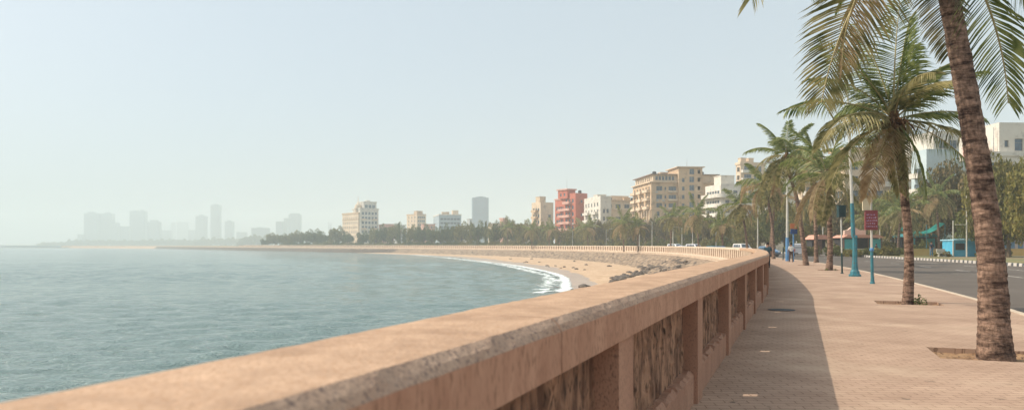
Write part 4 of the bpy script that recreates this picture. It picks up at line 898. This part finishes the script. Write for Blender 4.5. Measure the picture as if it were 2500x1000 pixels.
for px, Y, ty, lab, ar in [(1850,105,515,'pale lamp post above the outer bend of the parapet',0), (1748,150,506,'lone pale lamp post behind the parapet, right of the broad drooping palm',0), (1691,172,555,'short pale lamp post under the broad drooping palm',-1), (1665,180,556,'short pale lamp post left of the broad drooping palm',-1), (1643,176,545,'thin lamp post in front of the tan block',-1), (1592,200,540,'lamp post at the left corner of the tan block',-1), (1561,210,542,'lamp post under the left corner of the tan block',-1), (1480,250,560,'thin lamp post before the cream building',1), (1398,300,562,'thin lamp post before the red block',-1), (1180,420,572,'tiny lamp post below the hazy tower',1)]:
    lamp(px, Y, ty, lab, cream_p, arm=ar, low=False, r=.10, split=1.5, group='lamp posts along the far promenade')
for px, Y, ty, lab in [(803,600,541,'left of the two thin masts by the domed hotel'), (808,600,544,'right of the two thin masts by the domed hotel')]:
    mb = MB(); mb.tube([(0,0,0), (0,0,ZH(ty,Y))], [.25,.1], 5); mb.box(-.5, .5, -.05, .05, 15, 15.2); o = mb.build('mast', mat('mast_paint', (.35,.35,.35))); o.location = PX(px, Y); tag(o, lab, 'mast', 'thin masts by the hotel')
# sign post with cream board and red box
root = thing('sign_post', 'teal and white post carrying a cream board above a dark red sign box', 'sign', PX(2130, 30.3), 0)
k = 30.3/F
mb = MB(); mb.tube([(0,0,0), (-.03,0,1.35)], [.062,.058], 10); mb.lathe([(.10,0), (.10,.03), (.075,.10), (.065,.3)], 10); mb.build('lower_pole', teal, root)
mb = MB(); mb.lathe([(.062,1.33), (.09,1.37), (.09,1.43), (.05,1.47)], 10, c=(-.03,0,0)); mb.build('collar', blue_p, root)
mb = MB(); mb.tube([(-.03,0,1.45), (-.06,0,ZH(482,30.3))], [.048,.045], 8); mb.build('pole', cream_p, root)
redm = mat('sign_red', (.20,.030,.035), (.27,.05,.05), 6, rough=.4, spec=.5)
mb = MB(); mb.box(-.34, .17, -.10, -.02, ZH(561,30.3), ZH(513,30.3)); sb_ = mb.build('red_sign', redm, root)
mb = MB(); z0_ = ZH(561,30.3); rn = random.Random(3)
for rI in range(5):
    x = -.29
    while x < .10:
        w_ = rn.uniform(.02, .06); mb.box(x, x+w_, -.104, -.1005, z0_+.12+.12*rI, z0_+.12+.12*rI+rn.uniform(.03,.06)); x += w_+rn.uniform(.015,.05)
mb.build('sign_marks', mat('sign_mark', (.55,.35,.35), (.35,.25,.45), 9), sb_)
mb = MB(); mb.box(-.44, -.13, -.09, -.03, ZH(514,30.3)+.01, ZH(484,30.3)); mb.build('cream_board', mat('cream_board', (.60,.50,.32), (.68,.58,.40), 2), root)
# dark box on post
root = thing('signal_post', 'slim post with a dark green box on top, right of the third palm', 'sign', PX(2056, 41), 0)
mb = MB(); mb.tube([(0,0,0), (-.02,0,1.15)], [.05,.048], 8); mb.lathe([(.09,0), (.09,.03), (.055,.06)], 8); mb.build('lower_pole', dkgreen, root)
mb = MB(); mb.tube([(-.02,0,1.15), (-.06,0,ZH(530,41))], [.042,.042], 8); mb.build('pole', cream_p, root)
mb = MB(); mb.box(-.24, .14, -.15, .15, ZH(530,41), ZH(503,41)); mb.box(-.27, .17, -.18, .18, ZH(503,41)+.002, ZH(502,41)+.03); mb.build('box', dkgreen, root)
# round orange sign and blue box
root = thing('sign_post', 'blue post with an orange board over a dark blue box, left of the minivan', 'sign', PX(1937, 70), 0)
mb = MB(); mb.tube([(0,0,0), (0,0,ZH(545,70))], .07, 8); mb.build('pole', blue_p, root)
mb = MB(); mb.box(-.32, .30, -.10, -.06, ZH(558,70)+.0, ZH(545,70)); mb.build('orange_board', mat('orange_paint', (.50,.14,.05), (.60,.22,.10), 3), root)
mb = MB(); mb.box(-.30, .30, -.2, -.06, ZH(571,70), ZH(559,70)); mb.build('blue_box', mat('navy_paint', (.02,.05,.16), (.04,.09,.22), 3), root)
# thin bollard post by the kerb
mb = MB(); mb.tube([(0,0,0), (0,0,1.35)], .055, 8); mb.lathe([(.09,0), (.09,.04), (.06,.06)], 8); o = mb.build('short_post', dkgreen); o.location = PX(1912, 78); tag(o, 'short dark post standing left of the sky-blue lamp foot', 'post')

# ------------------------------------------------------------------ vehicles
def paint(n, c, spec=.6): return mat('car_paint_'+n, c, tuple(min(1, v*1.08) for v in c), 1.5, rough=.25, spec=spec)
rubber = mat('rubber', (.02,.02,.02), (.035,.035,.035), 9); chrome = mat('wheel_alloy', (.45,.45,.45), metal=.8, rough=.3); cg = mat('car_glass', (.03,.05,.07), (.05,.08,.11), 2, rough=.08, spec=.7)
hl = mat('headlight_lens', (.75,.75,.72), rough=.1); tl = mat('taillight_lens', (.45,.03,.03), rough=.2)
def vehicle(name, label, cat, p, rz, pm, kind='van', group=None):
    r = thing(name, label, cat, p, rz, group)
    if kind == 'van':   L, W, prof, win = 4.3, 1.68, [(0,.35), (0,.95), (.12,1.08), (.75,1.22), (1.35,1.86), (1.6,1.92), (4.1,1.9), (4.28,1.75), (4.3,.35)], (1.15, 1.25, 1.78)
    elif kind == 'bus': L, W, prof, win = 9.0, 2.4, [(0,.4), (0,1.2), (.1,2.6), (.4,2.9), (8.8,2.9), (9,2.6), (9,.4)], (.4, 1.5, 2.5)
    else:               L, W, prof, win = 4.1, 1.62, [(0,.32), (.02,.72), (.15,.85), (1.15,.98), (1.75,1.42), (2.1,1.5), (3.2,1.48), (3.75,1.02), (4.05,.95), (4.1,.32)], (1.5, 1.0, 1.42)
    mb = MB(); n = len(prof); zb = win[1]
    def wv(z): return W/2-(0 if z <= zb else (z-zb)*.22)
    vs = [Vector((x, sg*wv(z), z)) for sg in (-1, 1) for x, z in prof]
    mb.add(vs, [tuple(range(n)), tuple(range(2*n-1, n-1, -1))]+[(i, i+n, (i+1) % n+n, (i+1) % n) for i in range(n)])
    b = mb.build('body', pm, r)
    if kind == 'van': fw, rw, sides = ((.80,1.27),(1.30,1.80)), ((4.18,1.74),(4.295,1.27)), [(1.35,2.1), (2.2,3.1), (3.2,3.95)]
    elif kind == 'bus': fw, rw, sides = ((.02,1.35),(.10,2.5)), ((8.99,2.5),(8.99,1.5)), [(.5+1.2*i, 1.55+1.2*i) for i in range(7)]
    else: fw, rw, sides = ((1.22,1.03),(1.72,1.40)), ((3.27,1.43),(3.68,1.08)), [(1.75,2.45), (2.52,3.2)]
    for (a, bb), nm in ((fw, 'windscreen'), (rw, 'rear_window')):
        mb = MB(); A, B = a, bb; d = Vector((B[0]-A[0], 0, B[1]-A[1])); nn = Vector((-d.z, 0, d.x)).normalized()*.012
        ya, yb = wv(A[1])-.09, wv(B[1])-.09; pts_ = [Vector((A[0],-ya,A[1])), Vector((A[0],ya,A[1])), Vector((B[0],yb,B[1])), Vector((B[0],-yb,B[1]))]
        mb.add([q+nn for q in pts_]+[q-nn for q in pts_], [(0,1,2,3), (4,7,6,5), (0,4,5,1), (1,5,6,2), (2,6,7,3), (3,7,4,0)]); mb.build(nm, cg, r)
    for x0, x1 in sides:
        for sg in (-1, 1):
            z0_, z1_ = zb+.06, win[2]-.04; mb = MB(); q = [Vector((x0,sg*(wv(z0_)+.006),z0_)), Vector((x1,sg*(wv(z0_)+.006),z0_)), Vector((x1-.04,sg*(wv(z1_)+.006),z1_)), Vector((x0+(.28 if x0 < 1.8 and kind != 'bus' else .03),sg*(wv(z1_)+.006),z1_))]
            mb.add(q+[v-Vector((0,sg*.02,0)) for v in q], [(0,1,2,3), (4,7,6,5), (0,4,5,1), (1,5,6,2), (2,6,7,3), (3,7,4,0)]); mb.build('side_window', cg, r)
    R_ = .31 if kind != 'bus' else .48
    for wx in (L*.19, L*.8):
        for sg in (-1, 1):
            mb = MB(); M = Matrix.Translation((wx, sg*(W/2-.09), R_)) @ Matrix.Rotation(R(90), 4, 'X'); pr = [(R_*.6,-.11), (R_*.96,-.11), (R_,-.07), (R_,.07), (R_*.96,.11), (R_*.6,.11)]; t_ = MB(); t_.lathe(pr, 16); mb.add([M @ Vector(v) for v in t_.v], t_.f); wl = mb.build('wheel', rubber, r)
            mb = MB(); t_ = MB(); t_.lathe([(R_*.1,-.112), (R_*.58,-.10), (R_*.58,.10), (R_*.1,.112)], 12); mb.add([M @ Vector(v) for v in t_.v], t_.f); mb.build('rim', chrome, wl)
    for sg in (-1, 1):
        mb = MB(); mb.box(-.015, .06, sg*(W/2-.22)-.14, sg*(W/2-.22)+.14, .62, .80); mb.build('headlight', hl, r)
        mb = MB(); mb.box(L-.05, L+.015, sg*(W/2-.13)-.07, sg*(W/2-.13)+.07, .75, 1.12); mb.build('taillight', tl, r)
    for x0, x1 in ((-.07, .02), (L-.02, L+.07)): mb = MB(); mb.box(x0, x1, -W/2+.05, W/2-.05, .36, .54); mb.build('bumper', mat('bumper_plastic', (.10,.10,.11), (.14,.14,.15), 4), r)
    mb = MB(); mb.box(L+.071, L+.078, -.25, .25, .40, .51); mb.build('number_plate', mat('plate_white', (.7,.7,.66)), r)
    return r
def road_pos(px, Y): return PX(px, Y, -.115)
v = vehicle('minivan', 'silver-white minivan with a blue-tinted rear window on the road by the palms', 'van', road_pos(1951, 114), R(250), paint('silver', (.42,.42,.44)), 'van')
for px, Y, kd, col, cn, lab, rz in [(1827,128,'van',(.66,.63,.60),'offwhite','off-white van just over the parapet left of the slim bent palm',100), (1800,112,'car',(.10,.28,.48),'blue','bright blue car roof just over the parapet below the leaning palm',160), (1775,120,'car',(.12,.36,.50),'teal','second blue car roof left of the bright blue one',160), (1683,176,'car',(.55,.60,.70),'paleblue','pale blue car behind the parapet under the broad drooping palm',120), (1664,178,'van',(.66,.68,.70),'white','white van behind the parapet left of the broad drooping palm',120),
        (1286,370,'bus',(.62,.66,.70),'bluewhite','white bus far off below the small cream block',150), (1340,350,'van',(.60,.50,.42),'beige','beige van far off at the left foot of the red block',150), (1893,105,'car',(.12,.25,.42),'navy','dark blue car behind the slim palm past the bend',100), (1712,170,'van',(.62,.62,.66),'greywhite','grey-white van over the parapet at the right of the broad palm',120)]:
    vehicle({'van':'van','bus':'bus','car':'car'}[kd], lab, kd, road_pos(px, Y), R(rz), paint(cn, col), kd, 'vehicles on the seafront road')

# ------------------------------------------------------------------ kiosks and street life across the road
salmon = mat('salmon_roof', (.58,.27,.19), (.65,.33,.24), 1.5); tealw = mat('teal_shutter', (.05,.35,.38), (.09,.42,.44), 1.2); brownw = mat('brown_wood', (.14,.08,.06), (.20,.12,.09), 3); dkin = mat('dark_interior', (.03,.03,.035), (.05,.045,.045), 2)
def roofed(px0, px1, Y, yroof, yeave, label, name, wallm, roofm, open_=True, cat='kiosk', tower_=False):
    W = (px1-px0)/F*Y; r = thing(name, label, cat, PX(px0, Y, 0), 0); h = ZH(yeave, Y); hr = ZH(yroof, Y); D = 3.4
    mb = MB(); mb.prism([(-.35,h), (W+.35,h), (W-.5,hr), (.5,hr)], -.4, D+.4); mb.build('roof', roofm, r)
    mb = MB(); mb.box(0, W, 1.2, D, 0, h-.003); mb.build('wall', dkin, r)
    n = max(2, int(W/1.5))
    for i in range(n+1): mb = MB(); x = .05+(W-.1)*i/n; mb.box(x-.07, x+.07, 0, .14, 0, h-.003); mb.build('post', brownw, r)
    for i in range(n):
        x = W*i/n+.14; m_ = wallm if i % 3 != 1 else mat('cream_counter', (.60,.50,.38), (.5,.42,.32), 2); mb = MB(); mb.box(x, x+W/n-.26, .02, .10, 0 if i % 3 == 1 else .35, 1.0 if i % 3 == 1 else h-.2); mb.build('panel', m_, r)
    if tower_:
        mb = MB(); mb.prism([(W*.05,hr+.003), (W*.62,hr+.003), (W*.62,hr+.75), (W*.45,hr+.78), (W*.36,hr+1.15), (W*.24,hr+1.25), (W*.15,hr+.8), (W*.05,hr+.7)], .4, .9); mb.build('gable', mat('pink_gable', (.68,.46,.36), (.74,.54,.44), 1), r)
    return r
roofed(2060, 2152, 116, 573, 580, 'salmon-roofed kiosk with a pink gable and teal shutters', 'kiosk', tealw, salmon, tower_=True)
roofed(1990, 2022, 118, 573, 584, 'small kiosk with a peaked salmon roof, left of the gabled one', 'kiosk', brownw, salmon)
roofed(2212, 2285, 122, 570, 578, 'shadowy blue-green stall under the green net', 'stall', tealw, mat('teal_canvas', (.04,.25,.27), (.07,.32,.33), 1), cat='stall')
r = thing('kiosk', 'bright blue kiosk with a pale roof edge beside the near palm trunk', 'kiosk', PX(2328, 100), R(0)); bk = mat('bright_blue_paint', (.06,.36,.55), (.10,.44,.62), 1.5)
mb = MB(); mb.box(0, 3.6, 0, 2.6, 0, 2.15); mb.build('wall', bk, r); mb = MB(); mb.prism([(-.15,2.153), (3.8,2.153), (3.8,2.5), (-.15,2.30)], -.3, 2.9); mb.build('roof', mat('pale_blue_roof', (.30,.55,.66), (.36,.60,.70), 2), r)
mb = MB(); mb.box(.25, 1.5, -.03, -.003, .9, 1.8); mb.build('hatch', dkin, r); mb = MB(); mb.box(2.0, 2.9, -.035, -.003, .05, 1.95); mb.build('door', mat('mid_blue_paint', (.04,.28,.46), (.06,.34,.52), 2), r)
r = thing('kiosk', 'pale painted stall behind the yellow wall at the right edge', 'kiosk', PX(2440, 116), 0); mb = MB(); mb.box(0, 5.5, 0, 3, 0, 2.6); mb.build('wall', mat('pale_stall_paint', (.62,.50,.40), (.45,.36,.42), .9), r); mb = MB(); mb.box(-.3, 5.8, -.5, 3.2, 2.603, 2.8); mb.build('roof', brownroof, r)
for i in range(4): mb = MB(); mb.box(.3+1.3*i, 1.1+1.3*i, -.03, -.003, .9, 2.1); mb.build('opening', mat('blue_glass', (.10,.20,.30), (.2,.3,.4), 3), r)
yel = mat('ochre_wall', (.60,.40,.14), (.66,.46,.20), .8)
for px0, px1, Y, lab in ((2438,2560,106,'low ochre garden wall at the right, beyond the median grass'), (2225,2290,106,'low ochre wall under the green net')):
    mb = MB(); W = (px1-px0)/F*Y; mb.box(0, W, 0, .3, 0, .95); mb.box(-.04, W+.04, -.05, .35, .953, 1.05); o = mb.build('garden_wall', yel); o.location = PX(px0, Y); tag(o, lab, 'wall')
# green net slung between poles
def net():
    r = thing('net_shelter', 'sagging blue-green net slung between thin poles over the stalls', 'net', PX(2262, 112), 0); k_ = 112/F; mb = MB(); N = 30; M_ = 8; vs = []
    for i in range(N+1):
        u = i/N; x = (u-.5)*90*k_; zt = ZH(560, 112)+(.9*u)-2.1*math.sin(u*math.pi)*.5
        for j in range(M_+1): vs.append((x, .3*j, zt+(.16*j-.02*j*j)*(1.6-u)))
    for i in range(N):
        for j in range(M_): a = i*(M_+1)+j; mb.add([vs[a], vs[a+M_+1], vs[a+M_+2], vs[a+1]], [(0,1,2,3)])
    mb.build('net', mat('net_cloth', (.03,.30,.27), (.05,.38,.33), 3, trans=.4), r, smooth=True, fix=False)
    for x in (-45*k_, 0, 45*k_): mb = MB(); mb.tube([(x,0,0), (x,0,ZH(548,112))], .06, 6); mb.build('pole', teal, r)
net()
for px, Y, ty, lab in ((2327,100,538,'thin goal-like pole left of the blue kiosk'), (2360,98,470,'tall thin white pole in front of the blue kiosk'), (2148,118,560,'thin teal pole right of the salmon kiosk'), (2009,128,500,'pale pole rising behind the peaked small kiosk')):
    mb = MB(); mb.tube([(0,0,0), (0,0,ZH(ty,Y))], [.09,.07], 6)
    if ty == 470: mb.tube([(-1.5,0,ZH(548,Y)), (0,0,ZH(548,Y))], .04, 5)
    o = mb.build('pole', cream_p); o.location = PX(px, Y); tag(o, lab, 'pole')
r = thing('concrete_bench', 'cream concrete bench left of the blue kiosk', 'bench', PX(2291, 99, .05), 0); mb = MB(); mb.box(0, 1.15, 0, .5, .38, .50); mb.box(0, 1.15, .42, .52, .503, 1.0); mb.build('seat', cream_p, r)
for x in (.1, .9): mb = MB(); mb.box(x, x+.15, .05, .45, 0, .377); mb.build('leg', cream_p, r)

# ------------------------------------------------------------------ people
skin = mat('skin', (.28,.15,.10), (.32,.18,.12), 5, rough=.6); hairm = mat('black_hair', (.015,.012,.012))
def skinned(name, verts, edges, rad, m, parent, root=0):
    me = bpy.data.meshes.new(name); me.from_pydata(verts, edges, []); me.materials.append(m); o = link(name, me, parent)
    sm = o.modifiers.new('skin', 'SKIN'); sm.use_smooth_shade = True
    for i, r_ in enumerate(rad): me.skin_vertices[0].data[i].radius = (r_, r_)
    me.skin_vertices[0].data[root].use_root = True
    ss = o.modifiers.new('sub', 'SUBSURF'); ss.levels = 1; ss.render_levels = 1; return o
def person(label, p, rz, shirt, trousers, stride=.16, arms=(.12,-.1), lean=0, scale=1.0, group=None):
    r = thing('person', label, 'person', p, rz, group); r.scale = (scale,)*3
    # 0 pelvis 1 waist 2 chest 3 neck 4 head ; faces -y
    ys = stride
    V = [(0,0,.93), (0,-lean*.3,1.12), (0,-lean,1.36), (0,-lean-.01,1.50), (0,-lean-.03,1.60), (0,-lean-.03,1.70),
         (.19,-lean,1.40), (.25,-lean-arms[0]*.4,1.13), (.26,-lean-arms[0],.89), (.265,-lean-arms[0]-.02,.82),
         (-.19,-lean,1.40), (-.25,-lean-arms[1]*.4,1.13), (-.26,-lean-arms[1],.89), (-.265,-lean-arms[1]-.02,.82),
         (.09,0,.90), (.10,-ys*.6,.50), (.10,-ys,.09), (.10,-ys-.15,.035), (-.09,0,.90), (-.10,ys*.3,.50), (-.10,ys,.10), (-.10,ys-.14,.035)]
    Ed = [(0,1), (1,2), (2,3), (3,4), (4,5), (2,6), (6,7), (7,8), (8,9), (2,10), (10,11), (11,12), (12,13), (0,14), (14,15), (15,16), (16,17), (0,18), (18,19), (19,20), (20,21)]
    rad = [.13,.12,.14,.055,.095,.075, .055,.042,.030,.035, .055,.042,.030,.035, .085,.055,.042,.035, .085,.055,.042,.035]
    for sg, w_ in ((1, 9), (-1, 13)):            # four fingers and a thumb on each hand
        b = Vector(V[w_])
        for q in range(5):
            dy = -.03+.016*q; l = (.05,.075,.085,.078,.06)[q]; V += [tuple(b+Vector((0, dy, -.03))), tuple(b+Vector((-.01*sg, dy*1.3-.01, -.03-l)))]; n_ = len(V); Ed += [(w_, n_-2), (n_-2, n_-1)]; rad += [.010, .008]
    skinned('body', V, Ed, rad, skin, r)
    sv = [V[i] for i in (0,1,2,6,7,10,11)]; sv[0] = (0,0,.95); skinned('shirt', sv+[(0,-lean,1.47)], [(0,1), (1,2), (2,3), (3,4), (2,5), (5,6), (2,7)], [.155,.145,.16,.075,.062,.075,.062,.075], shirt, r, 1)
    tv = [V[i] for i in (0,14,15,16,18,19,20)]; skinned('trousers', tv, [(0,1), (1,2), (2,3), (0,4), (4,5), (5,6)], [.145,.10,.075,.062,.10,.075,.062], trousers, r)
    mb = MB(); mb.lathe([(.10,-.03), (.108,.02), (.10,.07), (.06,.115), (.01,.125)], 12, c=(0,-lean-.015,1.66)); mb.build('hair', hairm, r, smooth=True)
    for sg in (-1, 1): mb = MB(); yy = (-ys if sg > 0 else ys); mb.tube([(sg*.10, yy+.05, .04), (sg*.10, yy-.08, .04), (sg*.10, yy-.17, .03)], [.045,.045,.03], 8); mb.build('shoe', rubber, r, smooth=True)
    return r
cloth = lambda n, c: mat('cloth_'+n, c, tuple(v*.75 for v in c), 8, rough=.9)
person('person in a white shirt and dark trousers walking away beside the sky-blue lamp foot', PX(1931.5, 69), R(180), cloth('white', (.72,.70,.66)), cloth('brown', (.10,.065,.055)), .15)
person('person in dark clothes standing against the parapet at its outer bend', PX(1874.5, 52), R(160), cloth('darkteal', (.03,.07,.09)), cloth('black', (.02,.03,.04)), .08, lean=.06)
person('person in a dark shirt and blue jeans standing across the road under the green net', PX(2274, 94, .06), R(10), cloth('charcoal', (.05,.06,.09)), cloth('jeans', (.08,.22,.34)), .05, (.22,.2), scale=1.12)
person('person in a dark jacket sitting height among the stalls right of the salmon kiosk', PX(2139, 112, 0), R(30), cloth('navy', (.04,.05,.10)), cloth('brown', (.10,.065,.055)), .1)
person('person in a pink shirt walking by the small peaked kiosk', PX(2043, 112, 0), R(-60), cloth('pink', (.55,.25,.25)), cloth('jeans', (.08,.22,.34)), .2)

# ------------------------------------------------------------------ boulders on the beach
rock_m = mat('boulder_stone', (.075,.062,.055), (.20,.16,.13), 2.5, rough=.95, bump=1, bscale=9, bdist=.04)
RK = []
for i in range(6):
    bm = bmesh.new(); bmesh.ops.create_icosphere(bm, subdivisions=2, radius=1)
    for v_ in bm.verts:
        q = v_.co*1.1+Vector((i*9, 0, 0)); v_.co *= 1+.35*mn.noise(q)+.18*mn.noise(q*2.5); v_.co.z *= .62; v_.co.x *= 1.15
    me = bpy.data.meshes.new('boulder'); bm.to_mesh(me); bm.free(); me.materials.append(rock_m); RK.append(me)
dg = bpy.context.evaluated_depsgraph_get()
def ground_z(x, y):
    hit, loc, *_ = scene.ray_cast(dg, Vector((x, y, .9)), Vector((0,0,-1))); return loc.z if hit else -2.5
dg.update(); rb = random.Random(11)
def boulder(px, py, size, label, group):
    # march the sight line down to the beach surface, so the rock sits on real ground
    zg = -2.5
    for _ in range(4):
        Y = F*(1.6-zg)/(py-HOR); p = PX(px, Y); zg = min(-1.0, max(-3.6, ground_z(p.x, p.y)))
    o = link('boulder', rb.choice(RK), None, (p.x, p.y, zg+size*.12), rb.uniform(0, 6)); o.scale = (size, size*rb.uniform(.7,1), size*rb.uniform(.7,1.1)); tag(o, label, 'rock', group)
boulder(1424, 701, .55, 'low dark rock alone on the sand nearest the parapet', None); boulder(1432, 699.5, .4, 'smaller rock touching the lone dark rock nearest the parapet', None)
boulder(1488, 650, .55, 'isolated dark rock high on the sand left of the rubble heap', None); boulder(1402, 638, .45, 'small dark rock alone on the far sand', None); boulder(1298, 632, .5, 'tiny dark rock on the far sand below the red block', None); boulder(1245, 622.5, .6, 'tiny dark rock below the small cream block', None); boulder(1356, 649, .4, 'tiny rock midway down the sand', None)
for i in range(230):
    u = rb.random(); px = 1490+u*190; c_ = 690-u*50-abs(rb.gauss(0, 1))*(3+11*u)
    boulder(px, max(628, c_), rb.uniform(.25,.52), 'dark grey boulder in the rubble heap spilling onto the sand below the parapet', 'boulders of the rubble heap')
for i in range(16):
    px = rb.uniform(1230, 1500); py = np.interp(px, [1230,1350,1500], [615,625,637])+rb.gauss(0,1)
    boulder(px, py, rb.uniform(.25,.5), 'dark boulder strewn along the foot of the stone slope beyond the heap', 'boulders along the slope foot')

# ------------------------------------------------------------------ air
hm = bpy.data.materials.new('haze'); hm.use_nodes = True; n = hm.node_tree.nodes; n.remove(n['Principled BSDF'])
pv = n.new('ShaderNodeVolumePrincipled'); pv.inputs['Density'].default_value = HAZE_DENSITY; pv.inputs['Color'].default_value = (.90,.975,.985,1); pv.inputs['Anisotropy'].default_value = .0
hm.node_tree.links.new(pv.outputs[0], n['Material Output'].inputs['Volume'])
mb = MB(); mb.box(-3650,3650,-90,3650,-7,150); hz = struct(mb.build('haze', hm), 'stuff')
